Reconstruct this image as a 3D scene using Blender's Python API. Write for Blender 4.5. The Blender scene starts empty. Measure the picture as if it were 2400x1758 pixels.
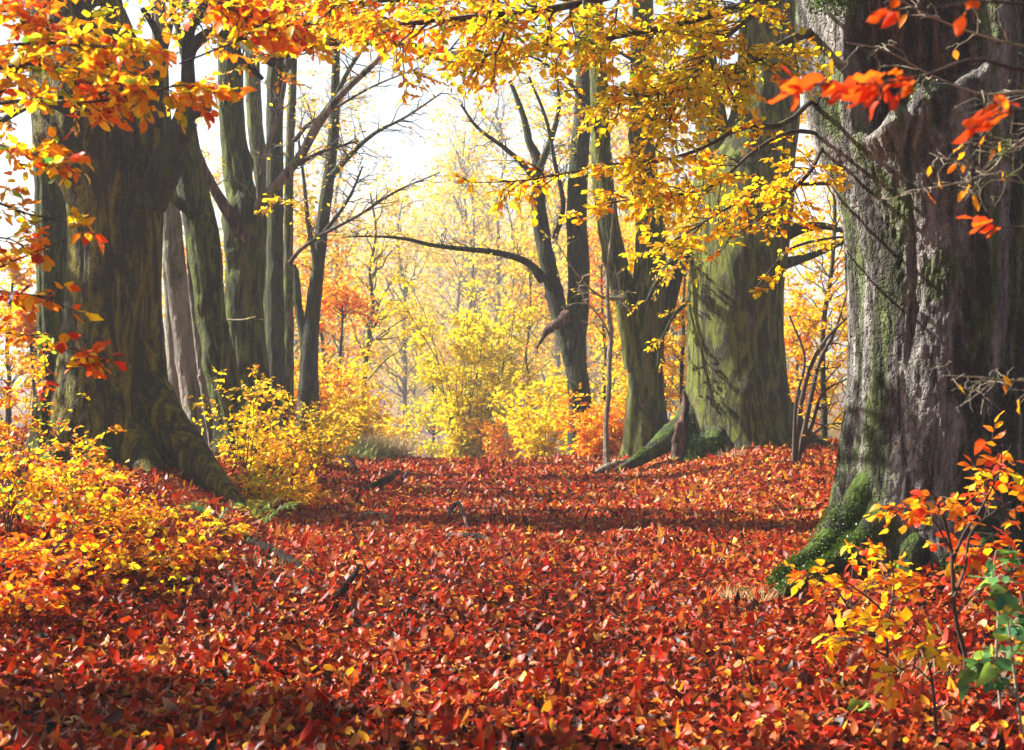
import bpy, math
import numpy as np
from mathutils import Vector

# ------------------------------------------------------------------ camera, sky, sun, exposure
SC = bpy.context.scene
COL = SC.collection
EYE = 1.55
cam_d = bpy.data.cameras.new('camera')
cam = bpy.data.objects.new('camera', cam_d)
COL.objects.link(cam)
cam.location = (0, 0, EYE)
cam.rotation_euler = (math.radians(90), 0, 0)
cam_d.sensor_width = 36.0
cam_d.lens = 50.0
cam_d.clip_end = 2000
cam_d.dof.use_dof = True
cam_d.dof.focus_distance = 12.0
cam_d.dof.aperture_fstop = 4.5
SC.camera = cam

SUN_AZ, SUN_EL = 74.0, 37.0
az, el = math.radians(SUN_AZ), math.radians(SUN_EL)
TO_SUN = Vector((-math.sin(az) * math.cos(el), math.cos(az) * math.cos(el), math.sin(el)))
world = bpy.data.worlds.new('World')
SC.world = world
world.use_nodes = True
wn = world.node_tree
wn.nodes.clear()
sky = wn.nodes.new('ShaderNodeTexSky')
sky.sky_type = 'NISHITA'
sky.sun_disc = False
sky.sun_elevation = el
sky.sun_rotation = -az
sky.dust_density = 1.5
sky.air_density = 1.0
bg = wn.nodes.new('ShaderNodeBackground')
bg.inputs['Strength'].default_value = 0.036
wo = wn.nodes.new('ShaderNodeOutputWorld')
wn.links.new(sky.outputs[0], bg.inputs['Color'])
wn.links.new(bg.outputs[0], wo.inputs['Surface'])
sun_d = bpy.data.lights.new('sun', 'SUN')
sun_d.energy = 5.0
sun_d.angle = math.radians(0.6)
sun_d.color = (1.0, 0.965, 0.90)
sun = bpy.data.objects.new('sun', sun_d)
COL.objects.link(sun)
sun.rotation_euler = TO_SUN.to_track_quat('Z', 'Y').to_euler()
sun.location = (-20, 12, 20)
vs = SC.view_settings
vs.view_transform = 'Standard'
vs.look = 'None'
vs.exposure = 2.15
vs.gamma = 1.0
HAZE = 0.0013
cy = SC.cycles
cy.use_denoising = True
cy.max_bounces = 8
cy.diffuse_bounces = 3
cy.glossy_bounces = 2
cy.transmission_bounces = 4
cy.volume_bounces = 0
cy.transparent_max_bounces = 8
cy.sample_clamp_indirect = 4.0

# ------------------------------------------------------------------ numpy helpers
RNG = np.random.default_rng(7)
TB = np.random.default_rng(1).random((64, 64, 64))
UP = np.array([0, 0, 1.0])
F = 3333.0                      # focal length in photograph pixels


def P(px, py, Y):
    return np.array([(px - 1200) / F * Y, Y, EYE + (879 - py) / F * Y])


def vnoise(p):
    i = np.floor(p).astype(int)
    f = p - i
    f = f * f * (3 - 2 * f)
    i0 = i & 63
    i1 = (i + 1) & 63
    x, y, z = f[..., 0], f[..., 1], f[..., 2]
    def t(a, b, c):
        return TB[a[..., 0], b[..., 1], c[..., 2]]
    c00 = t(i0, i0, i0) * (1 - x) + t(i1, i0, i0) * x
    c10 = t(i0, i1, i0) * (1 - x) + t(i1, i1, i0) * x
    c01 = t(i0, i0, i1) * (1 - x) + t(i1, i0, i1) * x
    c11 = t(i0, i1, i1) * (1 - x) + t(i1, i1, i1) * x
    return (c00 * (1 - y) + c10 * y) * (1 - z) + (c01 * (1 - y) + c11 * y) * z


def fbm(p, o=4):
    a, s, r = 1.0, 0.0, 0.0
    for k in range(o):
        r = r + a * (vnoise(p * 2 ** k + 17.3 * k) - 0.5)
        s += a
        a *= 0.5
    return r / s * 2


def sst(a, b, x):
    t = np.clip((x - a) / (b - a), 0, 1)
    return t * t * (3 - 2 * t)


def nrm(v):
    return v / np.maximum(np.linalg.norm(v, axis=-1, keepdims=True), 1e-9)


def xc(y):
    return -0.03 * (np.minimum(y, 40) - 3)


def ground(x, y):
    x = np.asarray(x, float)
    y = np.asarray(y, float)
    d = x - xc(y)
    hl = 0.33 + 0.12 * sst(8, 16, y)
    z = hl * sst(1.7, 3.7, -d) + 0.12 * sst(3.7, 7, -d)
    z = z + (0.07 + 0.25 * sst(10, 21, y)) * sst(2.0, 4.6, d)
    q = np.stack([x, y, np.zeros_like(x)], -1)
    z = z + 0.07 * fbm(q * 0.6 + 5.1, 2) * sst(3, 6, y) + 0.03 * fbm(q * 2.2, 2)
    z = z - 0.03 * np.exp(-((np.abs(d) - 0.75) / 0.3) ** 2)
    t = np.clip(y - 23.5, 0, None)
    drop = np.where(t < 9, 0.0085 * t * t, 0.6885 + 0.153 * (t - 9))
    drop = 8.0 * (1 - np.exp(-drop / 8.0)) - 6.0 * sst(180, 400, y)
    z = z - drop * (1 - sst(7 + 0.25 * t, 16 + 0.4 * t, np.abs(d)))
    s = x / np.maximum(y, 1.0)
    z = z + 46 * sst(165, 500, y) * sst(-0.29, -0.17, s) * (1 - sst(0.13, 0.21, s)) * (1 - 0.25 * sst(-0.02, -0.09, -np.abs(s + 0.05)))
    for (bx, by, br) in ((3.15, 10.6, 0.95), (3.6, 22.4, 1.15), (-4.45, 15.9, 0.95), (-3.55, 19.0, 0.4), (2.3, 24.5, 0.6), (1.35, 28.5, 0.4), (-4.0, 22.0, 0.5)):
        z = z + 0.10 * np.exp(-((np.hypot(x - bx, y - by) - br * 0.6) / (br * 0.7)) ** 2)
    return z


def G(px, py):
    Y = np.linspace(3, 33, 3000)
    x = (px - 1200) / F * Y
    z = EYE + (879 - py) / F * Y
    k = np.argmax(z < ground(x, Y))
    return np.array([x[k], Y[k], float(ground(x[k], Y[k]))])


def onto(px, Y):
    x = (px - 1200) / F * Y
    return np.array([x, Y, float(ground(x, Y))])


def catmull(p, n):
    p = np.asarray(p, float)
    m = len(p)
    if m < 3:
        t = np.linspace(0, 1, n)[:, None]
        return p[0] * (1 - t) + p[-1] * t
    q = np.vstack([2 * p[0] - p[1], p, 2 * p[-1] - p[-2]])
    u = np.linspace(0, m - 1, n)
    i = np.minimum(u.astype(int), m - 2)
    t = (u - i)[:, None]
    a, b, c, d = q[i], q[i + 1], q[i + 2], q[i + 3]
    return 0.5 * (2 * b + (c - a) * t + (2 * a - 5 * b + 4 * c - d) * t ** 2 + (3 * b - a - 3 * c + d) * t ** 3)


class Acc:
    """collects triangles and quads (with a tone and a value per face) for ONE mesh"""
    def __init__(s):
        s.V, s.t, s.q, s.ta, s.qa, s.n = [], [], [], [], [], 0

    def add(s, V, t=None, q=None, ta=None, qa=None):
        V = np.asarray(V, float).reshape(-1, 3)
        if t is not None and len(t):
            s.t.append(np.asarray(t).reshape(-1, 3) + s.n)
            s.ta.append(np.zeros((len(s.t[-1]), 2)) if ta is None else ta)
        if q is not None and len(q):
            s.q.append(np.asarray(q).reshape(-1, 4) + s.n)
            s.qa.append(np.zeros((len(s.q[-1]), 2)) if qa is None else qa)
        s.V.append(V)
        s.n += len(V)

    def build(s, name, mat, parent=None, base=None, smooth=True):
        V = np.concatenate(s.V) if s.V else np.zeros((0, 3))
        if base is not None:
            V = V - np.asarray(base)
        t = np.concatenate(s.t) if s.t else np.zeros((0, 3), int)
        q = np.concatenate(s.q) if s.q else np.zeros((0, 4), int)
        at = np.concatenate((s.ta or [np.zeros((0, 2))]) + (s.qa or [np.zeros((0, 2))]))
        me = bpy.data.meshes.new(name)
        me.vertices.add(len(V))
        me.vertices.foreach_set('co', V.astype(np.float32).ravel())
        me.loops.add(t.size + q.size)
        me.loops.foreach_set('vertex_index', np.concatenate([t.ravel(), q.ravel()]).astype(np.int32))
        me.polygons.add(len(t) + len(q))
        st = np.concatenate([np.arange(len(t)) * 3, t.size + np.arange(len(q)) * 4]).astype(np.int32)
        me.polygons.foreach_set('loop_start', st)
        me.polygons.foreach_set('use_smooth', np.full(len(st), smooth))
        for k, nm in enumerate(('tone', 'val')):
            a = me.attributes.new(nm, 'FLOAT', 'FACE')
            a.data.foreach_set('value', at[:, k].astype(np.float32))
        me.update(calc_edges=True)
        me.materials.append(mat)
        o = bpy.data.objects.new(name, me)
        COL.objects.link(o)
        if parent is not None:
            o.parent = parent
        return o


def tubes(acc, paths, radii, sides=4, tone=None):
    """many tubes at once: paths (T,k,3), radii (T,k)"""
    T, k, _ = paths.shape
    if T == 0:
        return
    tan = np.gradient(paths, axis=1)
    tan = nrm(tan)
    ref = np.where(np.abs(tan[:, :1, 2:3]) > 0.8, np.array([1.0, 0, 0]), UP)
    a = nrm(np.cross(tan, ref))
    b = np.cross(tan, a)
    th = np.arange(sides) / sides * 2 * np.pi
    V = paths[:, :, None] + radii[:, :, None, None] * (a[:, :, None] * np.cos(th)[:, None] + b[:, :, None] * np.sin(th)[:, None])
    j, s = np.meshgrid(np.arange(k - 1), np.arange(sides), indexing='ij')
    s2 = (s + 1) % sides
    q = np.stack([j * sides + s, j * sides + s2, (j + 1) * sides + s2, (j + 1) * sides + s], -1).reshape(-1, 4)
    q = (np.arange(T) * k * sides)[:, None, None] + q
    acc.add(V, q=q.reshape(-1, 4))


def frames(p):
    """parallel transport along one path"""
    t = nrm(np.gradient(p, axis=0))
    a = np.zeros_like(p)
    r = np.array([1.0, 0, 0]) if abs(t[0, 0]) < 0.9 else UP
    a[0] = nrm(r - t[0] * (r @ t[0]))
    for i in range(1, len(p)):
        v = a[i - 1] - t[i] * (a[i - 1] @ t[i])
        a[i] = nrm(v)
    return t, a, np.cross(t, a)


def trunk(acc, pts, nth=32, nz=40, lump=0.06, crack=0.0, flare=0.0, lobes=5, seed=0, hollow=None, fl_h=0.5, close=True, flute=0.0, knots=0):
    """one thick stem from (x,y,z,r) control points, lumpy, fluted, flared at its foot"""
    c = catmull(pts, nz)
    p, r = c[:, :3], c[:, 3]
    t, a, b = frames(p)
    th = np.arange(nth) / nth * 2 * np.pi
    ct, st = np.cos(th), np.sin(th)
    L = np.concatenate([[0], np.cumsum(np.linalg.norm(np.diff(p, axis=0), axis=1))])
    TT, LL = np.meshgrid(th, L, indexing='xy')
    q = np.stack([np.cos(TT), np.sin(TT), LL / (2.2 * r.mean())], -1)
    R = r[:, None] * (1 + lump * 1.6 * fbm(q * 1.3 + seed * 3.7, 3))
    if flute:
        w = TT * 3 + 2.2 * fbm(np.stack([np.cos(TT), np.sin(TT), LL * 0.45], -1) * 1.1 + seed, 3)
        rid = 1 - np.abs(np.sin(w))
        R = R - r[:, None] * flute * rid ** 3
    if flare:
        g = np.exp(-np.clip(LL - L[0], 0, None) / fl_h)
        lob = 0.5 + 0.5 * np.cos(TT * lobes + seed + 0.8 * fbm(q * 0.8 + 3, 2))
        R = R * (1 + flare * g * (0.35 + lob))
    if knots:                                    # knots, bosses and healed branch scars
        kr = np.random.default_rng(seed + 900)
        for _ in range(knots):
            a0, z0, s0 = kr.uniform(0, 6.28), kr.uniform(0.1, 0.95) * L[-1], kr.uniform(0.35, 0.8)
            da = (TT - a0 + np.pi) % (2 * np.pi) - np.pi
            e = (da / s0) ** 2 + ((LL - z0) / (r.mean() * s0 * 1.1)) ** 2
            R = R + r[:, None] * kr.uniform(0.12, 0.32) * (np.exp(-e) - 0.45 * np.exp(-e * 9))
    if crack:
        q2 = np.stack([np.cos(TT) * r.mean() * 30, np.sin(TT) * r.mean() * 30, LL * 6], -1)
        cr = np.abs(fbm(q2 + seed, 3))
        R = R - crack * np.clip(0.25 - cr, 0, 1) * 4 + crack * 0.6 * fbm(q2 * 0.5, 3)
    rot = None
    if hollow is not None:
        R, rot = hollow(R, TT, p[:, 2][:, None] + 0 * TT)
    V = p[:, None] + R[..., None] * (a[:, None] * ct[:, None] + b[:, None] * st[:, None])
    j, s = np.meshgrid(np.arange(nz - 1), np.arange(nth), indexing='ij')
    s2 = (s + 1) % nth
    q = np.stack([j * nth + s, j * nth + s2, (j + 1) * nth + s2, (j + 1) * nth + s], -1).reshape(-1, 4)
    V = V.reshape(-1, 3)
    if rot is None:
        acc.add(V, q=q)
        if close:
            k = (nz - 1) * nth
            cap = np.vstack([V[k:k + nth], p[-1:] + t[-1] * r[-1] * 0.4])
            tr = np.stack([np.arange(nth), (np.arange(nth) + 1) % nth, np.full(nth, nth)], -1)
            acc.add(cap, t=tr)
    else:
        m = rot.reshape(-1)[q].mean(1) > 0.5
        acc.add(V, q=q[~m])
        return V, q[m]
    return V


def kids(par, n, t0, t1, ln, ang, rng, flat=0.0, up=0.0, sag=0.0, wig=0.08, k=5, fall=0.5, bias=None):
    """n side shoots on every parent path (T,K,3) -> (T*n,k,3)"""
    T, K, _ = par.shape
    t = rng.uniform(t0, t1, (T, n))
    u = t * (K - 1)
    i = np.minimum(u.astype(int), K - 2)
    f = (u - i)[..., None]
    r_ = np.arange(T)[:, None]
    s = par[r_, i] * (1 - f) + par[r_, i + 1] * f
    tan = nrm(par[r_, i + 1] - par[r_, i])
    v = rng.normal(size=(T, n, 3))
    v = v * np.array([1, 1, 1 - flat])
    v = nrm(v - (v * tan).sum(-1, keepdims=True) * tan)
    a = np.radians(ang + rng.normal(size=(T, n, 1)) * 12)
    d = np.cos(a) * tan + np.sin(a) * v
    d = d * np.array([1, 1, 1 - 0.6 * flat]) + up * UP
    if bias is not None:
        d = d + np.asarray(bias)
    d = nrm(d)
    l = (ln * rng.uniform(0.55, 1.2, (T, n)) * (1 - fall * (t - t0) / max(t1 - t0, 1e-6)))[..., None, None]
    w = np.linspace(0, 1, k)[:, None]
    g = np.cumsum(rng.normal(size=(T, n, k, 3)) * wig / math.sqrt(k), axis=2)
    g = g - g[:, :, :1]
    pth = s[:, :, None] + l * (d[:, :, None] * w + g + w ** 2 * (-sag) * UP)
    return pth.reshape(T * n, k, 3)


def taper(n, k, r0, r1):
    return np.broadcast_to(np.linspace(r0, r1, k), (n, k))


def leaf_mesh(acc, pos, d, nm, size, rng, tone, val, lod=1, wid=0.62, curl=0.25, fold=0.25, wv=0.2):
    """leaves: position, pointing direction, face normal, length"""
    N = len(pos)
    if N == 0:
        return
    d = nrm(d)
    s = nrm(np.cross(nm, d))
    n = np.cross(d, s)
    cu = rng.normal(size=N) * curl * np.where(rng.random(N) < 0.15, 2.2, 1.0)
    fo = rng.normal(size=N) * fold + fold * 0.6
    wd = wid * rng.uniform(1 - wv, 1 + wv, N)
    at = np.stack([tone, val], -1)
    if lod == 0:
        T = np.array([[0, 0], [0.45, 0.5], [1, 0], [0.5, -0.5]])
    elif lod == 1:
        T = np.array([[0, 0], [0.3, 0.42], [0.72, 0.36], [1, 0], [0.72, -0.36], [0.3, -0.42], [0.5, 0]])
    else:
        T = np.array([[0, 0], [0.22, 0.36], [0.24, 0], [0.22, -0.36], [0.52, 0.5], [0.54, 0], [0.52, -0.5], [0.8, 0.3], [0.8, 0], [0.8, -0.3], [1, 0]])
    u = T[:, 0][None] * np.ones((N, 1))
    v = T[:, 1][None] * wd[:, None]
    w = fo[:, None] * np.abs(v) - cu[:, None] * u ** 2
    if lod == 2:
        w = w + rng.normal(size=w.shape) * 0.06 * (T[:, 1] != 0)
        v = v * rng.uniform(0.85, 1.15, v.shape)
    V = pos[:, None] + size[:, None, None] * (d[:, None] * u[..., None] + s[:, None] * v[..., None] + n[:, None] * w[..., None])
    o = np.arange(N) * len(T)
    if lod == 0:
        acc.add(V, q=o[:, None] + np.array([[0, 1, 2, 3]]), qa=at)
    elif lod == 1:
        q = np.array([[0, 1, 2, 6], [6, 2, 3, 4], [0, 6, 4, 5]])
        acc.add(V, q=(o[:, None, None] + q).reshape(-1, 4), qa=np.repeat(at, 3, 0))
    else:
        t = np.array([[0, 2, 1], [0, 3, 2], [7, 8, 10], [8, 9, 10]])
        q = np.array([[1, 2, 5, 4], [2, 3, 6, 5], [4, 5, 8, 7], [5, 6, 9, 8]])
        acc.add(V, t=(o[:, None, None] + t).reshape(-1, 3), q=(o[:, None, None] + q).reshape(-1, 4),
                ta=np.repeat(at, 4, 0), qa=np.repeat(at, 4, 0))


def leaves_on(acc, tw, m, size, rng, tone=(0.4, 0.1), lod=1, tilt=0.5, droop=0.25, t0=0.12, keep=1.0, tonefn=None, wid=0.62, curl=0.2):
    """alternate leaves along twigs (T,k,3)"""
    T, K, _ = tw.shape
    if T == 0:
        return
    t = np.clip(np.linspace(t0, 1.0, m)[None] + rng.normal(size=(T, m)) * 0.04, 0.02, 0.999)
    u = t * (K - 1)
    i = np.minimum(u.astype(int), K - 2)
    f = (u - i)[..., None]
    r_ = np.arange(T)[:, None]
    p = tw[r_, i] * (1 - f) + tw[r_, i + 1] * f
    tan = nrm(tw[r_, i + 1] - tw[r_, i])
    upv = nrm(UP + rng.normal(size=(T, 1, 3)) * 0.25)
    side = nrm(np.cross(tan, upv))
    sg = np.where((np.arange(m) % 2) == 0, 1.0, -1.0)[None, :, None]
    d = 0.75 * tan + 0.85 * side * sg - droop * UP + rng.normal(size=(T, m, 3)) * 0.28
    d[:, -1] = tan[:, -1] - droop * UP
    d = nrm(d)
    nm = nrm(upv + rng.normal(size=(T, m, 3)) * tilt)
    kp = rng.random((T, m)) < keep
    p, d, nm = p[kp], d[kp], nm[kp]
    N = len(p)
    tb = rng.normal(size=(T, 1)) * tone[1] * 0.7 + np.zeros((T, m))
    to = tone[0] + tb[kp] + rng.normal(size=N) * tone[1]
    if tonefn is not None:
        to = to + tonefn(p)
    leaf_mesh(acc, p, d, nm, size * rng.uniform(0.6, 1.2, N), rng, np.clip(to, 0, 1), rng.random(N), lod, wid, curl)


# ------------------------------------------------------------------ materials
def mat_new(name):
    m = bpy.data.materials.new(name)
    m.use_nodes = True
    nt = m.node_tree
    nt.nodes.clear()
    out = nt.nodes.new('ShaderNodeOutputMaterial')
    return m, nt, out


def node(nt, typ, **kw):
    n = nt.nodes.new(typ)
    for k, v in kw.items():
        if k in n.inputs:
            n.inputs[k].default_value = v
        else:
            setattr(n, k, v)
    return n


def ramp(nt, stops):
    r = nt.nodes.new('ShaderNodeValToRGB')
    e = r.color_ramp.elements
    while len(e) < len(stops):
        e.new(0.5)
    for k, (p, c) in enumerate(stops):
        e[k].position = p
        e[k].color = (*c, 1) if len(c) == 3 else c
    return r


def leaf_mat(name, stops, trans=0.5, rough=0.42, spec=0.35, spots=0.35, sat=1.0):
    m, nt, out = mat_new(name)
    L = nt.links.new
    at = node(nt, 'ShaderNodeAttribute', attribute_name='tone')
    av = node(nt, 'ShaderNodeAttribute', attribute_name='val')
    rp = ramp(nt, stops)
    L(at.outputs['Fac'], rp.inputs['Fac'])
    mr = node(nt, 'ShaderNodeMapRange')
    mr.inputs['To Min'].default_value = 0.7
    mr.inputs['To Max'].default_value = 1.2
    L(av.outputs['Fac'], mr.inputs['Value'])
    co = node(nt, 'ShaderNodeTexCoord')
    no = node(nt, 'ShaderNodeTexNoise', Scale=55.0, Detail=3.0)
    L(co.outputs['Object'], no.inputs['Vector'])
    sp = ramp(nt, [(0.52, (1, 1, 1)), (0.75, (1 - spots, 1 - spots * 1.35, 1 - spots * 1.2))])
    L(no.outputs['Fac'], sp.inputs['Fac'])
    mx = node(nt, 'ShaderNodeMix', data_type='RGBA', blend_type='MULTIPLY')
    mx.inputs[0].default_value = 1.0
    L(rp.outputs[0], mx.inputs[6])
    L(sp.outputs[0], mx.inputs[7])
    hv = node(nt, 'ShaderNodeHueSaturation', Saturation=sat)
    L(mr.outputs[0], hv.inputs['Value'])
    L(mx.outputs[2], hv.inputs['Color'])
    pb = node(nt, 'ShaderNodeBsdfPrincipled', Roughness=rough)
    pb.inputs['Specular IOR Level'].default_value = spec
    L(hv.outputs[0], pb.inputs['Base Color'])
    tr = node(nt, 'ShaderNodeBsdfTranslucent')
    L(hv.outputs[0], tr.inputs['Color'])
    ms = node(nt, 'ShaderNodeMixShader', Fac=trans)
    L(pb.outputs[0], ms.inputs[1])
    L(tr.outputs[0], ms.inputs[2])
    L(ms.outputs[0], out.inputs['Surface'])
    return m


LEAF = leaf_mat('autumn_leaf', [
    (0.0, (0.06, 0.18, 0.02)), (0.12, (0.22, 0.36, 0.02)), (0.25, (0.75, 0.70, 0.02)), (0.38, (0.95, 0.66, 0.012)),
    (0.52, (0.95, 0.42, 0.008)), (0.66, (0.92, 0.20, 0.006)), (0.80, (0.80, 0.06, 0.006)), (0.92, (0.38, 0.02, 0.01)), (1.0, (0.12, 0.02, 0.012))],
    trans=0.66, spec=0.25)
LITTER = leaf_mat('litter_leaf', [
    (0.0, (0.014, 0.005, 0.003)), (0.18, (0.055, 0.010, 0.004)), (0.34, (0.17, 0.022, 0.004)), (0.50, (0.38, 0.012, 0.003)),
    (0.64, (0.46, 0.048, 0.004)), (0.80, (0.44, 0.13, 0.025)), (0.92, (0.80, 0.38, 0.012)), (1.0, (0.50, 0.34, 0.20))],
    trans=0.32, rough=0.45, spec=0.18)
GREEN = leaf_mat('green_leaf', [
    (0.0, (0.03, 0.13, 0.05)), (0.5, (0.10, 0.26, 0.06)), (0.8, (0.25, 0.40, 0.04)), (1.0, (0.55, 0.50, 0.05))], trans=0.45)
GRASS = leaf_mat('dry_grass_blade', [
    (0.0, (0.06, 0.14, 0.02)), (0.4, (0.22, 0.28, 0.05)), (0.7, (0.50, 0.40, 0.16)), (1.0, (0.62, 0.47, 0.28))], trans=0.4)
MOSS = leaf_mat('moss_tuft', [
    (0.0, (0.015, 0.035, 0.003)), (0.5, (0.055, 0.11, 0.005)), (1.0, (0.15, 0.23, 0.008))], trans=0.3, spots=0.2)


def bark_mat(name, c_lo, c_hi, moss=(0.10, 0.13, 0.02), moss_amt=0.4, dark=(0.012, 0.010, 0.008), dark_amt=0.4, bump=0.5, scale=1.0, rough=0.85,
             grain=1.0, spec=0.2, moss_edge=0.035, foot=0.0, crack_s=9.0):
    m, nt, out = mat_new(name)
    L = nt.links.new
    co = node(nt, 'ShaderNodeTexCoord')
    def mapped(sc):
        mp = node(nt, 'ShaderNodeMapping')
        mp.inputs['Scale'].default_value = sc
        L(co.outputs['Object'], mp.inputs['Vector'])
        return mp.outputs[0]
    def noise(sc, scale_, det=5.0, dist=0.0, ro=0.6):
        n = node(nt, 'ShaderNodeTexNoise', Scale=scale_, Detail=det, Roughness=ro, Distortion=dist)
        L(mapped(sc), n.inputs['Vector'])
        return n
    n1 = noise((3.2 * scale, 3.2 * scale, 0.55 * scale), 2.2, 7.0, 0.6)
    base = ramp(nt, [(0.30, c_lo), (0.68, c_hi)])
    L(n1.outputs['Fac'], base.inputs['Fac'])
    n2 = noise((2.4 * scale, 2.4 * scale, 0.5 * scale), 1.3, 9.0, 1.0, 0.68)      # moss: tall smears with ragged rims
    mm = ramp(nt, [(0.62 - 0.3 * moss_amt - moss_edge, (0, 0, 0)), (0.62 - 0.3 * moss_amt + moss_edge, (1, 1, 1))])
    L(n2.outputs['Fac'], mm.inputs['Fac'])
    n3 = noise((2.0 * scale, 2.0 * scale, 0.35 * scale), 1.9, 9.0, 1.4, 0.7)       # dark wet streaks
    dm = ramp(nt, [(0.62 - 0.28 * dark_amt - 0.05, (0, 0, 0)), (0.62 - 0.28 * dark_amt + 0.07, (1, 1, 1))])
    L(n3.outputs['Fac'], dm.inputs['Fac'])
    def mix(fac, a, b, k=1.0):
        x = node(nt, 'ShaderNodeMix', data_type='RGBA')
        if k != 1.0:
            mu = node(nt, 'ShaderNodeMath', operation='MULTIPLY')
            L(fac, mu.inputs[0])
            mu.inputs[1].default_value = k
            fac = mu.outputs[0]
        L(fac, x.inputs[0])
        L(a, x.inputs[6])
        if isinstance(b, tuple):
            x.inputs[7].default_value = (*b, 1)
        else:
            L(b, x.inputs[7])
        return x.outputs[2]
    nf = noise((30 * scale, 30 * scale, 30 * scale), 1.0, 4.0)
    mc = ramp(nt, [(0.3, tuple(v * 0.5 for v in moss)), (0.7, tuple(v * 1.35 for v in moss))])
    L(nf.outputs['Fac'], mc.inputs['Fac'])
    col = mix(mm.outputs[0], base.outputs[0], mc.outputs[0], 0.9)
    col = mix(dm.outputs[0], col, dark, 0.85)
    # bark cracks: stretched voronoi edges
    vo = node(nt, 'ShaderNodeTexVoronoi', feature='DISTANCE_TO_EDGE', Scale=crack_s * scale)
    wv = noise((4 * scale, 4 * scale, 4 * scale), 1.5, 3.0)
    mp = node(nt, 'ShaderNodeVectorMath', operation='MULTIPLY_ADD')
    L(wv.outputs['Color'], mp.inputs[0])
    mp.inputs[1].default_value = (0.25, 0.25, 0.25)
    L(mapped((1.0, 1.0, 0.22)), mp.inputs[2])
    L(mp.outputs[0], vo.inputs['Vector'])
    cr = ramp(nt, [(0.0, (0, 0, 0)), (0.16, (1, 1, 1))])
    L(vo.outputs['Distance'], cr.inputs['Fac'])
    n4 = noise((40 * scale, 40 * scale, 9 * scale), 1.0, 6.0)
    ad = node(nt, 'ShaderNodeMath', operation='MULTIPLY_ADD')
    L(cr.outputs[0], ad.inputs[0])
    ad.inputs[1].default_value = 0.5 * grain
    L(n4.outputs['Fac'], ad.inputs[2])
    ad2 = node(nt, 'ShaderNodeMath', operation='MULTIPLY_ADD')
    L(n1.outputs['Fac'], ad2.inputs[0])
    ad2.inputs[1].default_value = 1.5
    L(ad.outputs[0], ad2.inputs[2])
    bm = node(nt, 'ShaderNodeBump', Strength=bump, Distance=0.03)
    L(ad2.outputs[0], bm.inputs['Height'])
    pb = node(nt, 'ShaderNodeBsdfPrincipled', Roughness=rough)
    pb.inputs['Specular IOR Level'].default_value = spec
    L(col, pb.inputs['Base Color'])
    L(bm.outputs[0], pb.inputs['Normal'])
    L(pb.outputs[0], out.inputs['Surface'])
    return m


B_GREY = bark_mat('grey_beech_bark', (0.096, 0.082, 0.070), (0.320, 0.292, 0.268), moss=(0.080, 0.112, 0.020), moss_amt=0.30, dark=(0.013, 0.009, 0.007), dark_amt=0.48, bump=1.0, crack_s=14)
B_OLIVE = bark_mat('olive_beech_bark', (0.022, 0.015, 0.007), (0.070, 0.050, 0.018), moss=(0.21, 0.175, 0.010), moss_amt=0.66, dark=(0.005, 0.004, 0.003), dark_amt=0.55, bump=0.9, crack_s=10, scale=1.3, moss_edge=0.025)
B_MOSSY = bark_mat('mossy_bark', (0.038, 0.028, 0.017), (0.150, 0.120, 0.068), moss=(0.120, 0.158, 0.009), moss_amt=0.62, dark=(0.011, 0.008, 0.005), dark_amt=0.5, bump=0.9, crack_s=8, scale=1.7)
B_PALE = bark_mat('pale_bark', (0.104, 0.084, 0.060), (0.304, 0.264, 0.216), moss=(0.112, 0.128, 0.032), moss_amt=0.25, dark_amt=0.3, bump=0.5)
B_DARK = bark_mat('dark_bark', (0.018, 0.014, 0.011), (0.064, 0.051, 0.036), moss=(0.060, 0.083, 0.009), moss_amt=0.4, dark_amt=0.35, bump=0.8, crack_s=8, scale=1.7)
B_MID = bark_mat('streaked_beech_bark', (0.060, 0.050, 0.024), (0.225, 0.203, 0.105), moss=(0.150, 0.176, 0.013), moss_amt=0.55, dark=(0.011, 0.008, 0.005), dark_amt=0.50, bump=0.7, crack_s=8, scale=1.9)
B_ROT = bark_mat('rotten_wood', (0.09, 0.042, 0.028), (0.42, 0.22, 0.16), moss=(0.05, 0.03, 0.02), moss_amt=0.3, dark=(0.008, 0.006, 0.005), dark_amt=0.6, bump=1.0, scale=1.6)
B_ROOT = bark_mat('root_bark', (0.03, 0.023, 0.015), (0.10, 0.078, 0.055), moss=(0.055, 0.095, 0.005), moss_amt=0.6, dark_amt=0.4, bump=1.0)
B_TWIG = bark_mat('twig_bark', (0.03, 0.02, 0.016), (0.085, 0.06, 0.045), moss_amt=0.1, dark_amt=0.1, bump=0.2)
B_PTWIG = bark_mat('pale_twig_bark', (0.18, 0.15, 0.10), (0.34, 0.28, 0.20), moss_amt=0.2, dark_amt=0.05, bump=0.2)
B_FAR = bark_mat('far_grey_bark', (0.10, 0.09, 0.095), (0.20, 0.185, 0.19), moss=(0.12, 0.13, 0.06), moss_amt=0.3, dark_amt=0.2, bump=0.3)
B_STICK = bark_mat('damp_dead_wood', (0.005, 0.004, 0.003), (0.021, 0.014, 0.011), moss_amt=0.0, dark_amt=0.2, bump=0.6, spec=0.04)


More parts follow.
